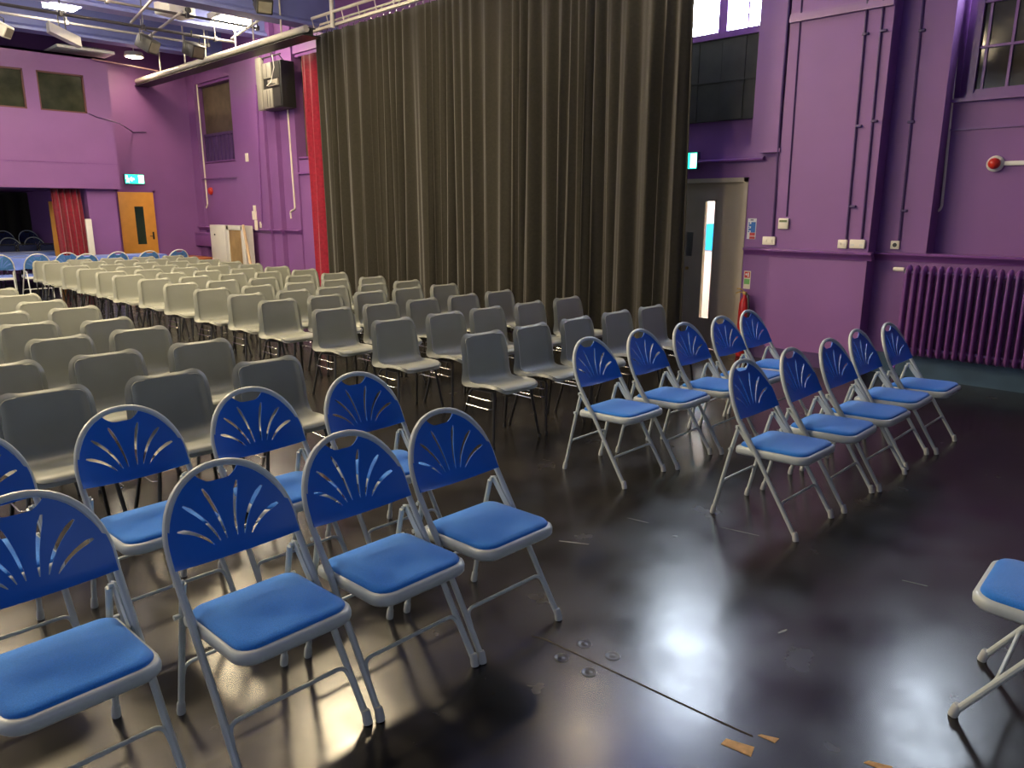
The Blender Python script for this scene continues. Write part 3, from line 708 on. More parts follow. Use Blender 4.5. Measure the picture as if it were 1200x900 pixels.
# ------------------------------------------------------------------ curtain and its track
XC = 7.5
def curtain(name, x, y0, y1, z0, z1, amp, wl, m, label, cat, seed, rows=26, lean=0., flare=1.):
    R = random.Random(seed); L = y1-y0; n = int(L/wl*12); vs = []; fs = []
    ph = [0.]; wk = [R.choice((.62, .8, 1., 1.2, 1.7, 2.1)) for _ in range(800)]
    for i in range(n):
        q = ph[-1]/(2*PI); k = int(q); f_ = q-k; f_ = f_*f_*(3-2*f_)
        ph.append(ph[-1]+2*PI*(L/n)/(wl*(wk[k]*(1-f_)+wk[k+1]*f_)))
    a2 = [R.uniform(.5, 1.3) for _ in range(400)]; dr = [R.uniform(-.05, .05) for _ in range(400)]
    for j in range(rows+1):
        t = j/rows; z = z1+(z0-z1)*t
        for i in range(n+1):
            fo = ph[i]/(2*PI); k = int(fo); fr_ = fo-k; aa = a2[k % 400]*(1-fr_)+a2[(k+1) % 400]*fr_; dd = dr[k % 400]*(1-fr_)+dr[(k+1) % 400]*fr_
            A = amp*aa*(.45+.55*min(1, t*3.)*flare)
            s = math.sin(ph[i]+.5*math.sin(t*2.2+k*1.7)*t)
            s2 = math.sin(ph[i]*.37+1.+t); s = s-.06*math.cos(2*ph[i])
            vs.append((x+A*(s+.16*math.sin(2*ph[i]+.8*t+k*.9))+amp*.7*s2*t+lean*t, y0+L*i/n+dd*t*.8+wl*.05*math.sin(ph[i]*2)*min(1, t*3), z))
    m_ = n+1
    for j in range(rows):
        for i in range(n): fs.append((j*m_+i, j*m_+i+1, (j+1)*m_+i+1, (j+1)*m_+i))
    o = MB().add(vs, fs).build(name, m, None, 180, recalc=False)
    so = o.modifiers.new('thick', 'SOLIDIFY'); so.thickness = .006
    return tag(o, label, cat)
cy0 = SX(801, 300, XC)[0]+.05; cy1 = SX(371, 60, XC)[0]
zc1 = 4.60
cu = curtain('stage_curtain', XC, cy0, cy1, .02, zc1, .050, .19, CURT, 'tall black pleated curtain hanging along the right side', 'curtain', 4, rows=30)
cr = curtain('red_curtain', XF-.38, 12.75, 13.25, .02, 4.48, .05, .15, REDC, 'narrow red curtain hanging beside the far end of the black curtain', 'curtain', 9)
# track, hangers and bars over the curtain
t = thing('curtain_track', 'pale steel double curtain track above the black curtain', 'track', (XC, 0, 0))
mb = MB(); mb.box(-.025, .025, cy0-.6, cy1+.1, zc1+.06, zc1+.10).build('track_rail', TUBEW, t)
MB().tube([(-.06, cy0-.6, zc1+.26), (-.06, cy1, zc1+.26)], .024, 10).build('upper_bar', TUBEW, t)
MB().tube([(.10, cy0-.6, zc1+.19), (.10, cy1, zc1+.19)], .018, 8).build('rear_bar', TUBEW, t)
y = cy1-.1
h0 = MB().tube([(0, 0, zc1+.07), (.012, .02, zc1+.03), (0, .03, zc1-.01), (-.012, .01, zc1+.02)], .0045, 5).build('curtain_hook', CHROME, t)
h0.location = (0, cy0, 0); y = cy0+.16
while y < cy1: h = h0.copy(); col.objects.link(h); h.parent = t; h.location = (0, y, 0); y += .16
g0_ = MB().tube([(-.06, 0, zc1+.24), (-.02, 0, zc1+.08)], .008, 6).build('strut', TUBEW, t); g0_.location = (0, cy0+.2, 0)
g1_ = MB().tube([(.10, 0, zc1+.19), (.02, 0, zc1+.08)], .007, 6).build('rear_strut', TUBEW, t); g1_.location = (0, cy0+.2, 0)
y = cy0+.65
while y < cy1:
    for g in (g0_, g1_): h = g.copy(); col.objects.link(h); h.parent = t; h.location = (0, y, 0)
    y += .45
ry = SX(393, 20, XC)[0]
for dy in (0, -3.2): MB().tube([(-.06, ry+dy, zc1+.02), (-.06, ry+dy, CZ)], .035, 12).build('drop_post', WHITE, t)
MB().tube([(.02, ry+.16, zc1+.1), (.02, ry+.16, CZ)], .018, 8).build('drop_rod', TUBEW, t)
# pale beam carrying on from the track to the far wall
t = thing('lighting_beam', 'long pale box beam running from the curtain to the far wall', 'beam', (7.2, 0, 0))
zb = 4.55
bp = [(-.16, zb-.06), (.16, zb-.06), (.16, zb-.045), (.02, zb-.04), (.02, zb+.05), (.07, zb+.055), (.07, zb+.07), (-.07, zb+.07), (-.07, zb+.055), (-.02, zb+.05), (-.02, zb-.04), (-.16, zb-.045)]
MB().extr(bp, 'y', 11.7, 19.22).build('web', CHARC, t)
MB().tube([(-.10, 11.7, zb+.045), (-.10, 19.2, zb+.045)], .055, 12).build('pipe', TUBEW, t)
for y in (12.6, 13.6, 14.3, 15.6, 16.6, 17.9): MB().tube([(-.05, y, zb+.05), (-.05, y, CZ)], .014, 6).build('hanger_rod', TUBEW, t)

# ------------------------------------------------------------------ far wall, booth, stage opening
YB = 18.0; YW = 19.25
bxr = 6.07; TB_ = 4.80
struct(MB().box(bxr-.16, 9.2, YW, YW+.2, 0, CZ).box(-7, bxr-.16, YW, YW+.2, TB_, CZ).build('wall_far', PURPLE))
wb = MB()
b0, bz0 = SY(48, 129, YB); b1, bz1 = SY(99.5, 88, YB); b1 = SY(100, 110, YB)[0]; c1 = SY(30, 110, YB)[0]; bz1 = 4.415; bz0 = 3.655
TB = 4.80; UB = 2.125
w1 = [(b0, b1), (b0-1.45, c1), (b0-2.9, c1-1.45)]
xs = -7.
for (a, b) in sorted(w1):
    wb.box(xs, a, YB, YB+.15, bz0, bz1); xs = b
wb.box(xs, bxr, YB, YB+.15, bz0, bz1).box(-7, bxr, YB, YB+.15, bz1, TB).box(-7, bxr, YB, YB+.15, UB, bz0)
wb.box(bxr-.15, bxr, YB+.15, YW, UB, TB).box(-7, bxr-.15, YB+.15, 24.2, UB, UB+.12).box(-7, bxr, YB, YW+2, TB-.05, TB)
struct(wb.build('wall_booth', PURPLE))
struct(MB().box(-7, bxr+.01, YB-.006, YB, 2.635, 2.65).build('trim_6', PURPLE2))
for k, (a, b) in enumerate(w1):
    w = struct(MB().box(a, a+.03, YB+.02, YB+.12, bz0, bz1).box(b-.03, b, YB+.02, YB+.12, bz0, bz1).box(a, b, YB+.02, YB+.12, bz0, bz0+.03).box(a, b, YB+.02, YB+.12, bz1-.03, bz1).build('window_%d' % (5+k), mat('reddish timber', (.12, .035, .03), .5)))
    MB().box(a+.02, b-.02, YB+.06, YB+.07, bz0+.02, bz1-.02).build('pane', GLASSB, w)
struct(MB().box(-7, bxr, 21.8, 22, UB, TB).build('wall_booth_rear', mat('dark booth interior', (.02, .022, .012), .8)))
q0, qz = SY(13, 118, YB+.4); tag(MB().bbox(q0-.16, q0+.16, YB+.35, YB+.45, 3.62, 4.0, .01).build('booth_screen', mat('dim blue screen', (.02, .05, .22), .4, emit=(.02, .08, .4), estr=.25)), 'dim blue screen inside the left booth window', 'screen')
tag(MB().tube([(x_, YB-.012, z_) for x_, z_ in [(5.6, 3.66), (5.75, 3.60), (6.05, 3.54), (6.2, 3.50)]]+[(6.9, YW-.015, 3.46), (7.2, YW-.015, 3.48)], .012, 6).build('wall_cable', PURPLED), 'dark cable drooping from the booth window across the purple wall', 'cable')
a_ = SY(108, 69, 17.9); b_ = SY(186, 83.5, 17.9)
tag(MB().tube([(a_[0], 17.9, a_[1]), (b_[0], 17.9, b_[1])], .014, 6).build('thin_pipe', mat('pinkish pipe paint', (.42, .22, .24), .5)), 'thin pinkish pipe running from the booth top towards the pale beam', 'pipe')
# the wall under the right end of the booth
j0 = SY(109, 260, YB+.1)[0]
struct(MB().box(5.42, 6.0, YB+.16, 24.2, 0, UB).build('wall_under_booth', PURPLE))
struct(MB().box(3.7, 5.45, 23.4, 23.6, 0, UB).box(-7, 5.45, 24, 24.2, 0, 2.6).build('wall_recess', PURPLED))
struct(MB().box(-7, 5.40, 21.15, 23.4, 0, .15).box(-7, 5.40, 21.72, 23.4, .15, .30).build('platform', PURPLE))
bc0 = SY(37, 250, 22.9)[0]
curtain_b = None
R0 = MB(); n = 90; vs = []; fs = []
for j in range(7):
    for i in range(n+1):
        vs.append((1.0+(bc0-1.0)*i/n, 22.9+.05*math.sin(i*.9)+.02*math.sin(i*.31), .32+(UB-.34)*j/6))
for j in range(6):
    for i in range(n): fs.append((j*(n+1)+i, j*(n+1)+i+1, (j+1)*(n+1)+i+1, (j+1)*(n+1)+i))
o = MB().add(vs, fs).build('backdrop_curtain', CURT, None, 180, False); o.modifiers.new('t', 'SOLIDIFY').thickness = .006
tag(o, 'dark curtain at the back of the recess under the booth', 'curtain')
# red curtain gathered at the side of the recess
rx0, _ = SY(59, 224, YB+.27); rx1, _ = SY(93, 222, YB+.27); sx0, _ = SY(71, 291, YB+.27); sx1, _ = SY(104, 291, YB+.27)
vs = []; fs = []; n = 70
for j in range(13):
    t_ = j/12
    for i in range(n+1):
        u = i/n; xa = rx0+(rx1-rx0)*u; xb = sx0+(sx1-sx0)*u
        vs.append((xa+(xb-xa)*t_*1.3, YB+.27+.05*math.sin(u*2*PI*4.5+1.1*t_)+.018*math.sin(u*23+2*t_), UB-.01-(UB-.05)*t_))
for j in range(12):
    for i in range(n): fs.append((j*(n+1)+i, j*(n+1)+i+1, (j+1)*(n+1)+i+1, (j+1)*(n+1)+i))
o = MB().add(vs, fs).build('red_curtain', REDC, None, 180, False); o.modifiers.new('t', 'SOLIDIFY').thickness = .006
tag(o, 'red curtain gathered at the side of the dark recess under the booth', 'curtain')
x, _ = SY(60, 260, 19.25)
tag(MB().bbox(x, x+.34, 19.25, 19.29, .02, 1.86, .004).build('open_door', YELLOW), 'orange door leaf standing open behind the red curtain in the recess', 'door')
x, z = SY(104, 258, YB+.05)
tag(MB().bbox(x-.07, x+.05, YB+.03, YB+.10, 0, 1.49, .008).build('white_board', WHITE), 'white board standing upright beside the red curtain', 'board')
# yellow door
a, dzz = SY(137, 225, YW); b, _ = SY(178.5, 225, YW); dzz = 2.09
w = MB(); w.box(a-.05, a, YW-.02, YW+.01, 0, dzz+.05).box(b, b+.05, YW-.02, YW+.01, 0, dzz+.05).box(a-.05, b+.05, YW-.02, YW+.01, dzz, dzz+.05)
d = struct(w.build('door_2', PURPLE2))
MB().bbox(a, b, YW-.035, YW, .01, dzz, .004).build('door_leaf', YELLOW, d)
g = SY(156, 242, YW); h = SY(169.5, 286, YW)
gx0, gx1 = a+(b-a)*.42, a+(b-a)*.67
MB().box(gx0, gx1, YW-.04, YW-.03, h[1], g[1]).build('glass', mat('dark green glass', (.012, .03, .024), .1), d)
MB().bbox(b-.11, b-.07, YW-.045, YW-.034, .98, 1.16, .003).tube([(b-.09, YW-.04, 1.06), (b-.09, YW-.08, 1.06), (b-.19, YW-.08, 1.06)], .009, 6).build('door_handle', BLACKP, d)
exit_sign(156.5, 210, 'y', YW, .44, .22, 'bright white exit sign above the orange door', PURPLED, PI/2).rotation_euler = (0, 0, PI/2)

# covered tables
def table(x, y, w_, d_, label, drop=.16):
    t = thing('folding_table', label.replace('blue cloth over', 'folding table under'), 'table', (x, y, 0), group='tables under the booth')
    MB().bbox(-w_/2, w_/2, -d_/2, d_/2, .705, .733, .006).build('tabletop', WHITE, t)
    for sx in (-1, 1):
        for sy in (-1, 1): MB().tube([(sx*(w_/2-.12), sy*(d_/2-.08), .71), (sx*(w_/2-.10), sy*(d_/2-.07), 0)], .013, 8).build('leg', WTUBE, t)
        MB().tube([(sx*(w_/2-.11), -d_/2+.08, .30), (sx*(w_/2-.11), d_/2-.08, .30)], .010, 6).build('brace', WTUBE, t)
    mb = MB(); R = random.Random(int(x*10+y)); N = 64
    per = []
    hx, hy = w_/2+.012, d_/2+.012
    for k in range(N):
        q = k/N*4; s = int(q); f = q-s
        per.append(((-hx+2*hx*f, -hy), (hx, -hy+2*hy*f), (hx-2*hx*f, hy), (-hx, hy-2*hy*f))[s])
    R_ = []
    for lev, (zz, sc) in enumerate(((.737, .6), (.738, .985), (.734, 1.0), (.69, 1.006), (.737-drop, 1.012))):
        R_.append([(px_*sc, py_*sc+(.012*math.sin(k*1.3) if lev > 3 else 0), zz+(.02*math.sin(k*.9+x) if lev > 3 else 0)) for k, (px_, py_) in enumerate(per)])
    n = N; vs = [p for r in R_ for p in r]; fs = [tuple(range(n))]
    for i in range(4):
        for k in range(n): fs.append((i*n+k, i*n+(k+1) % n, (i+1)*n+(k+1) % n, (i+1)*n+k))
    o = MB().add(vs, fs).build('tablecloth', CLOTH, None, 50, True); o.location = (x, y, 0)
    tag(o, label, 'tablecloth', 'blue tablecloths')
table(3.70, 17.75, 1.8, .76, 'blue cloth over the near table left of the recess opening', .2)
table(5.62, 17.40, 1.8, .76, 'blue cloth over the near table closest to the orange door')
table(3.72, 19.0, 1.8, .76, 'blue cloth over the middle table before the recess')
table(4.42, 20.0, 1.8, .76, 'blue cloth over the rearmost table inside the recess')
# navy chairs on the platform
nv = folding_chair('navy chair on the platform, left one of the rear two', 'navy chairs stored in the recess', GREYM, NAVY, NAVY, simple=True)
nv.location = (SY(7, 280, 22.0)[0], 22.02, .30); nv.rotation_euler = (0, 0, 0)
k = 0
for px, yy, lb in ((36, 22.02, 'navy chair on the platform, right one of the rear two'), (13, 21.42, 'navy chair on the lower step, left one behind the low chairs'), (42, 21.42, 'navy chair on the lower step, right one behind the low chairs')):
    copy_thing(nv, (SY(px, 280, yy)[0], yy, .30 if yy > 21.7 else .15), .02, lb, 'navy chairs stored in the recess')
st0 = thing('stacking_chair', 'low navy stacking chair at the far left before the recess', 'chair', (0, 0, 0), group='low navy stacking chairs')
MB().bbox(-.185, .185, .14, .19, .55, .86, .03, 3).build('backrest', NAVY, st0); MB().bbox(-.19, .19, -.19, .18, .42, .48, .025, 3).build('seat', NAVY, st0)
MB().tube(arc_path([(-.20, .18, .0), (-.20, .17, .5), (-.20, .19, .88), (.20, .19, .88), (.20, .17, .5), (.20, .18, 0)], .05, 4), .012, 8).build('frame', CHARC, st0)
for s in (-1, 1): MB().tube([(s*.18, -.16, .43), (s*.19, -.18, 0)], .012, 8).build('leg', CHARC, st0)
st0.location = (SY(9, 290, 20.72)[0], 20.72, 0)
for px, lb in ((35, 'low navy stacking chair in the middle of three before the recess'), (60, 'low navy stacking chair nearest the red curtain in the recess')):
    copy_thing(st0, (SY(px, 290, 20.72)[0], 20.72, 0), 0, lb, 'low navy stacking chairs')

# ------------------------------------------------------------------ things along the far right wall
# white cabinet
ca = SX(248.5, 290, 7.85)[0]; cb = SX(288, 290, 7.85)[0]; cm = SX(265, 290, 7.85)[0]
zt = SX(264, 264, 7.85)[1]
t = thing('white_cupboard', 'white cupboard with tan panel standing by the far right wall', 'cupboard', (7.85, cb, 0)); L = ca-cb; Lm = cm-cb
MB().box(.012, .20, 0, L, .02, zt).build('carcass', WHITE, t)
MB().bbox(-.012, .012, Lm, L, .02, zt, .005).build('door', WHITE, t)
fr = MB(); fr.bbox(-.014, .012, 0, .16, .02, zt, .005).bbox(-.014, .012, Lm-.20, Lm-.01, .02, zt-.0, .005).bbox(-.014, .012, .1, Lm-.1, zt-.10, zt, .005).bbox(-.014, .012, .1, Lm-.1, .02, .12, .005)
fr.build('frame', WHITE, t)
MB().box(.002, .012, .15, Lm-.19, .12, zt-.09).build('panel', BROWNP, t)
MB().lathe([(0, -.02), (.02, -.02), (.02, 0), (0, 0)], (-.010, L-.25, zt-.22), 'x', 10).build('lock', BLACKP, t)
MB().box(-.016, -.012, Lm-.105, Lm-.098, .1, zt-.05).build('groove', STEEL, t)
p0 = SX(288, 265, 7.80); p1y = SX(301, 309, 7.7)[0]
tag(MB().tube([(7.79, p0[0]+.1, 1.36), (7.62, p1y, .02)], .030, 6).build('timber_batten', TIMB), 'pale timber batten leaning against the white cupboard', 'batten')
# wall heater
y0, z1 = SX(249, 270, XF); y1, z0 = SX(228, 288, XF)
t = thing('wall_heater', 'purple panel heater on the wall left of the white cupboard', 'heater', (XF-.02, 0, 0))
MB().bbox(-.12, -.03, y0-.4, y1, .80, 1.13, .012).build('casing', PURPLE2, t)
gr = MB()
for k in range(24): gr.box(-.125, -.11, y0-.35+k*(y1-y0+.3)/24, y0-.35+k*(y1-y0+.3)/24+.01, 1.06, 1.10)
gr.build('grille', PURPLED, t); MB().box(-.04, 0, y0, y0+.05, .85, 1.05).box(-.04, 0, y1-.2, y1-.15, .85, 1.05).build('bracket', PURPLED, t)
# bench
t = thing('bench', 'orange brown bench top behind the far chairs by the heater', 'bench', (7.75, 18.1, 0))
MB().bbox(-.25, .2, -.3, .95, .535, .575, .008).build('seat', WOOD, t)
for y in (-.2, .85): MB().bbox(-.2, .15, y-.03, y+.03, 0, .535, .005).build('leg', WOOD, t)
# hanging speaker
y0 = SX(304, 100, 7.9)[0]; y1 = SX(330, 100, 7.9)[0]; z1 = SX(304, 76, 7.9)[1]; z0 = SX(304, 130, 7.9)[1]
t = thing('hanging_speaker', 'large grey and black loudspeaker hung on cables by the far pier', 'speaker', (7.9, y1, 0)); L = y0-y1
MB().bbox(0, .30, 0, L, z0, z1, .012).build('cabinet', BLACKP, t)
SPK = mat('warm grey speaker face', (.27, .25, .21), .5, var=.06)
MB().bbox(-.05, .03, L*.80, L+.03, z0-.01, z1+.12, .01).build('side_panel', SPK, t)
zm = (z0+z1)/2
MB().bbox(-.03, .0, L*.38, L*.74, zm+.14, z1-.01, .008).build('upper_horn', SPK, t); MB().bbox(-.03, .0, L*.38, L*.80, z0+.01, zm-.06, .008).build('lower_horn', SPK, t)
MB().bbox(-.035, .0, L*.10, L*.55, zm-.02, zm+.10, .008).build('middle_horn', SPK, t)
MB().box(-.012, .0, .04, L*.38, zm+.12, z1-.03).build('grille', CHARC, t); MB().box(-.012, .0, .04, L*.38, z0+.03, zm-.06).build('grille', CHARC, t)
sl = MB()
for a in (.48, .60): sl.box(-.034, -.02, L*a, L*a+.012, z0+.03, zm-.08)
sl.box(-.034, -.02, L*.56, L*.57, zm+.16, z1-.03).box(-.038, -.03, L*.2, L*.5, zm+.005, zm+.02); sl.build('slot', BLACKP, t)
MB().tube([(.0, -.02, z1+.10), (.0, L, z1+.10)], .014, 6).tube([(.1, .05, z1), (0, .05, z1+.1)], .008, 6).build('hanging_bar', CHARC, t)
for yy in (L*.25, L*.85): MB().tube([(.0, yy, z1+.1), (-.3, yy-.05, 4.78)], .006, 5).tube([(.0, yy, z1+.1), (-.25, yy+.12, 4.78)], .006, 5).build('cable', STEEL, t)
MB().tube([(-.05, .2, z1+.1), (-.07, .12, zm+.3), (-.06, .3, zm+.05), (-.04, .5, zm)], .008, 5).build('lead', WHITE, t)
# pipes, boxes and sockets on the far wall
conduit([(231, 95), (244, 240), (242, 245), (243, 253)], XF+.06, 'white conduit beside the far boarded window', m=IVORY, r=.018)
conduit([(334, 76), (346.5, 245), (341, 248), (342, 256)], XF-.02, 'white conduit beside the red curtain on the far pier', m=IVORY, r=.018)
conduit([(301, 100), (308, 262)], XF-.2, 'purple conduit rising from the far double socket', m=PURPLE2, r=.02)
conduit([(325, 140), (331, 262)], XF-.02, 'purple conduit rising from the far single socket', m=PURPLE2, r=.014)
plate('junction_box', 290, 184.5, XF-.02, .11, .18, 'ivory junction box high on the far pier', 'box')
plate('switch_box', 299, 252.5, XF-.13, .17, .19, 'ivory switch box above the white cupboard', 'switch')
plate('hook_bracket', 299, 244, XF-.13, .09, .12, 'ivory hook bracket on top of the switch box above the cupboard', 'bracket')
plate('socket_strip', 312, 263.5, XF-.13, .50, .13, 'long ivory socket strip on the far pier', 'socket', knobs=2)
plate('key_switch', 301, 264, XF-.2, .10, .22, 'ivory key switch left of the long far socket strip', 'switch')
plate('wall_socket', 330.5, 264, XF-.02, .13, .13, 'single ivory socket right of the long far socket strip', 'socket')
y, z = SX(246, 224, XF+.06); t = thing('fire_bell', 'small red fire bell beside the far white conduit', 'bell', (XF+.06, y-.08, z))
MB().lathe([(.09, 0), (.09, -.03), (.07, -.06), (0, -.075)], (0, 0, 0), 'x', 16).build('gong', RED, t)

# ------------------------------------------------------------------ ceiling: beams, bars, lamps
def beam(n_, y, z, w_=.36, h=.9):
    mb = MB(); zt_ = CZ
    mb.extr([(y-w_/2, z), (y+w_/2, z), (y+w_/2, z+.05), (y+.09, z+.11), (y+.09, zt_), (y-.09, zt_), (y-.09, z+.11), (y-w_/2, z+.05)], 'x', -7, 8.3)
    struct(mb.build('trim_%d' % n_, BEAM, None, 30))
beam(7, 12.75, 4.88); beam(8, 15.1, 5.1); beam(9, 17.35, 5.0); beam(10, 9.3, 4.95); beam(11, 5.6, 4.95); beam(12, 1.9, 4.95)
def bar(y, z, x0, x1, r, m, label):
    t = thing('lighting_bar', label, 'lighting bar', (0, y, z))
    MB().tube([(x0, 0, 0), (x1, 0, 0)], r, 8).build('pipe', m, t)
    x = x0+.5
    while x < x1: MB().tube([(x, 0, 0), (x, 0, CZ-z)], .010, 5).bbox(x-.03, x+.03, -.04, .04, -.04, .04, .01).build('clamp', m, t); x += 1.3
BAR = mat('dull dark bar', (.06, .055, .06), .4, var=.1)
bar(14.6, 4.82, 2.5, 7.3, .026, BAR, 'dark lighting bar with hung spotlights, lower of the far pair')
bar(13.9, 4.98, 3, 7.4, .022, BAR, 'dark lighting bar nearer the camera above the far rows')
DULLB = mat('dull grey bar', (.26, .25, .25), .45)
bar(16.0, 4.98, 3, 7.4, .022, DULLB, 'pale lighting bar closest to the booth')
for k, (px, y0_, y1_) in enumerate(((150, 12.9, 14.8), (215, 13.5, 16.0), (325, 12.9, 14.7))):
    x = SZ(px, 20, 4.95)[0]
    tag(MB().tube([(x-.2, y0_, 4.93), (x+.1, y1_, 4.9)], .022, 8).build('cross_bar', DULLB), ['pale cross bar linking the lighting bars on the left', 'pale cross bar linking the bars beside the square lamp', 'pale cross bar next to the curtain track post'][k], 'lighting bar')
# fixtures
def spot(px, py, z, rz, tilt, m, label, size=1., top=4.82):
    x, y = SZ(px, py, z); t = thing('spotlight', label, 'spotlight', (x, y, z), rz)
    h = MB(); h.bbox(-.12*size, .12*size, -.17*size, .13*size, -.11*size, .11*size, .02)
    o = h.build('housing', m, t); o.rotation_euler = (tilt, 0, 0)
    f_ = MB().box(-.095*size, .095*size, -.176*size, -.168*size, -.08*size, .08*size); o2 = f_.build('lens', mat('dull lens', (.16, .15, .12), .25), t); o2.rotation_euler = (tilt, 0, 0)
    MB().tube([(-.14*size, 0, 0), (-.14*size, 0, .2*size), (.14*size, 0, .2*size), (.14*size, 0, 0)], .010, 6).tube([(0, 0, .2*size), (0, 0, max(.22*size, top-z))], .014, 6).build('yoke', CHARC, t)
    return t
spot(172, 51, 4.55, .5, .5, BLACKP, 'dark floodlight hung below the bars, left of the pair', 1.05)
spot(226, 58, 4.50, .2, .4, BLACKP, 'dark floodlight with pale lens, right of the pair', 1.05)
spot(308, 3, 4.72, -.3, .6, BLACKP, 'dark spotlight at the top edge above the hanging speaker', 1.)
spot(0, 33, 4.55, .8, .5, WHITE, 'pale spotlight cut off at the left edge under the ceiling', .9)
x, y = SZ(75, 41, 4.62); t = thing('strip_floodlight', 'long white lamp housing tilted below the lighting bars', 'lamp', (x, y, 4.62), 0)
d = Vector((.24, .02, -.085)); 
R_ = []
for s in (-1, 1):
    c = d*s; R_.append([(c.x+.0*a, c.y+.10*a, c.z+.10*b) for a, b in ((-1, -.8), (1, -.8), (.8, .8), (-.8, .8))])
MB().rings(R_).build('housing', WHITE, t); MB().tube([(-.06, 0, .08), (-.08, 0, CZ-4.62)], .010, 6).tube([(.04, 0, .06), (.02, 0, CZ-4.62)], .010, 6).build('bracket', CHARC, t)
# ceiling cassette
x, y = SZ(92, 62, 4.92); t = thing('ceiling_unit', 'wide pale ceiling panel unit hung before the booth windows', 'unit', (x, y, 4.90), .0)
MB().rings([rrect(.48, -.44, .44, .01, -.02), rrect(.55, -.52, .52, .01, .0), rrect(.55, -.52, .52, .01, .05), rrect(.40, -.35, .35, .01, .11)]).build('casing', mat('cool grey enamel', (.80, .80, .75), .4), t)
MB().box(.28, .40, -.1, .05, .10, .13).build('indicator', WHITE, t); MB().tube([(0, 0, .1), (0, 0, CZ-4.9)], .03, 8).build('stem', STEEL, t)
x, y = SZ(205, 12, 5.15); t = thing('hung_box', 'white projector box hung beside the square ceiling lamp', 'projector', (x, y, 5.15), .3)
MB().bbox(-.28, .28, -.2, .2, -.1, .1, .02).build('body', WHITE, t); MB().lathe([(0, -.24), (.05, -.24), (.055, -.19), (0, -.19)], (.1, 0, 0), 'y', 12).build('lens', BLACKP, t); MB().tube([(0, 0, .1), (0, 0, CZ-5.15)], .025, 8).build('stem', STEEL, t)
# ceiling lamps: the ones in view and the rest of the hall's
def lamp(x, y, z, w_, label, spill_hood=False, m=None, round_=False):
    t = thing('ceiling_light', label, 'ceiling light', (x, y, z), 0, 'warm ceiling lights of the hall')
    if round_:
        MB().lathe([(0, .08), (w_/2, .08), (w_/2+.02, 0), (w_/2, -.02), (w_/2-.02, 0)], seg=24).build('frame', WHITE, t)
        MB().lathe([(0, -.03), (w_*.3, -.03), (w_/2-.015, -.005), (w_/2-.02, .02), (0, .02)], seg=24).build('diffuser', m or LAMPW, t)
    else:
        f_ = MB(); e = .03
        f_.box(-w_/2-e, w_/2+e, -w_/2-e, w_/2+e, .02, .10).box(-w_/2-e, -w_/2, -w_/2, w_/2, -.01, .03).box(w_/2, w_/2+e, -w_/2, w_/2, -.01, .03).box(-w_/2-e, w_/2+e, -w_/2-e, -w_/2, -.01, .03).box(-w_/2-e, w_/2+e, w_/2, w_/2+e, -.01, .03)
        f_.build('frame', WHITE, t); MB().bbox(-w_/2+.01, w_/2-.01, -w_/2+.01, w_/2-.01, -.10 if not spill_hood else -.01, .02, .008).build('diffuser', m or LAMPW, t)
    if spill_hood: MB().lathe([(.03, .16), (w_*.8, .10), (w_*.84, -.09), (w_*.82, -.09), (w_*.78, .09), (.03, .14)], seg=20).build('spill_hood', CHARC, t)  # added shield that keeps the lamp's spill off curtain and door bay
    MB().tube([(0, 0, .08), (0, 0, CZ-z)], .012, 6).build('rod', WHITE, t)
    return t
x, y = SZ(270, 23, 5.15); lamp(x, y, 5.15, .55, 'bright square ceiling lamp beside the pale beam', m=LAMPV)
x, y = SZ(157, 66, 4.95); lamp(x, y, 4.95, .36, 'bright oval lamp before the far wall corner', round_=True)
x, y = SZ(72, 1, 5.2); lamp(x, y, 5.2, .5, 'bright ceiling lamp at the top edge on the left', m=LAMPV)
k = 0
lamp(6.95, 5.5, 5.2, .34, 'unseen warm lamp by the curtain above the frame, with an added spill shield', spill_hood=True)
for (x, y, w_) in ((4.6, 7.6, .5), (1.4, 7.6, .62), (-1.8, 7.6, .62), (4.6, 10.5, .5), (1.4, 10.5, .5), (-1.8, 10.5, .55), (4.6, 13.3, .36), (1.4, 13.6, .3), (-1.8, 13.6, .3), (1.4, 5.0, .3), (-1.8, 5.0, .3)):
    lamp(x, y, 5.2, w_, 'warm ceiling lamp of the hall out of the frame overhead')

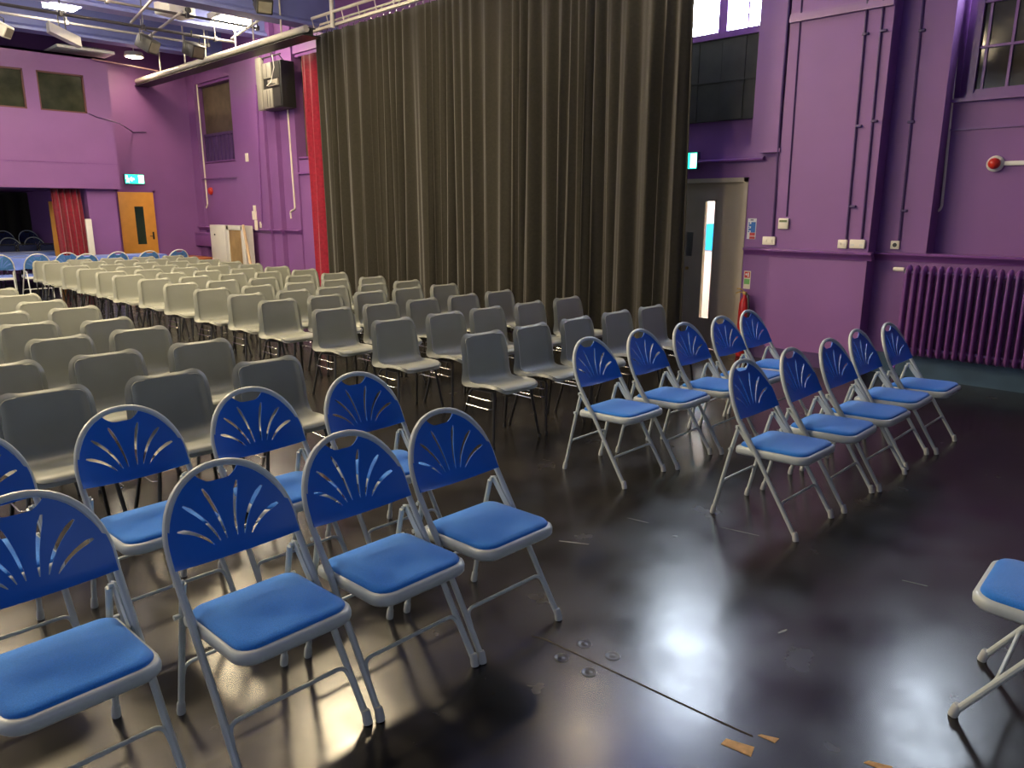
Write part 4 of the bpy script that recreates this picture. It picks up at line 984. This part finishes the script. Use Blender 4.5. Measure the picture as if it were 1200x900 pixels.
# ------------------------------------------------------------------ marks on the floor
def patch(name, pts, label, cat, m=TAPE, group=None):
    P = [SZ(a, b, 0) for a, b in pts]
    o = MB().extr(P, 'z', .0004, .0022).build(name, m); return tag(o, label, cat, group)
patch('floor_tape', [(845, 872), (851, 866), (884, 876), (880, 887)], 'larger torn piece of tan tape on the black floor', 'tape')
patch('floor_tape', [(888, 862), (892, 861), (913, 866), (908, 871)], 'smaller tan tape scrap right of the larger piece', 'tape')
patch('floor_tape', [(1012, 894), (1018, 892), (1046, 899), (1040, 905)], 'tan tape scrap at the lower edge of the floor', 'tape')
for k, ((a, b), (c_, d_), wd) in enumerate((((655, 634), (690, 638), .012), ((735, 607), (760, 613), .006), ((845, 618), (890, 628), .006), ((1057, 680), (1087, 687), .007), ((912, 742), (922, 738), .012))):
    p = Vector(SZ(a, b, 0)); q = Vector(SZ(c_, d_, 0)); nn = Vector((-(q-p).y, (q-p).x)).normalized()*wd/2
    o = MB().extr([p-nn*.4, p+nn*.4, (p+q)/2+nn, q+nn*.5, q-nn*.5, (p+q)/2-nn], 'z', .0003, .0014).build('floor_scuff', SCUFF)
    tag(o, ['pale scuff mark beside the aisle end chair of the left front row', 'short pale scratch on the open floor of the aisle', 'pale scratch before the right front row', 'small scuff on the dark floor at right', 'tiny pale scuff on the open floor at right'][k], 'scuff mark')
p = SZ(640, 750, 0); q = SZ(848, 848, 0)
tag(MB().tube([(p[0]-.02, p[1]+.06, 0.0), (p[0], p[1], .0006), (q[0], q[1], .0006), (q[0]+.01, q[1]-.1, 0)], .0032, 6).build('floor_seam', mat('floor weld', (.06, .045, .03), .3)), 'raised welded seam running across the open black floor', 'seam')
for k, (a, b) in enumerate(((658, 771), (718, 769), (690, 788), (685, 755))):
    x, y = SZ(a, b, 0)
    o = MB().lathe([(.030, .0), (.029, .0022), (.024, .003), (.020, .0016), (.012, .0012), (.009, .0026), (0, .003)], (x, y, 0), 'z', 24).build('floor_stud', mat('dark floor stud', (.03, .026, .02), .28))
    tag(o, ['leftmost round stud beside the floor seam', 'rightmost round stud beside the floor seam', 'lowest round stud beside the floor seam', 'uppermost round stud beside the floor seam'][k], 'stud')

# ------------------------------------------------------------------ light and colour
wd = bpy.data.worlds.new('world'); scn.world = wd; wd.use_nodes = True
bg = wd.node_tree.nodes['Background']; bg.inputs['Color'].default_value = (.76, .87, 1, 1); bg.inputs['Strength'].default_value = .85
vs_ = scn.view_settings; vs_.view_transform = 'Standard'; vs_.look = 'None'; vs_.gamma = 1; vs_.use_curve_mapping = False; vs_.exposure = 1.16
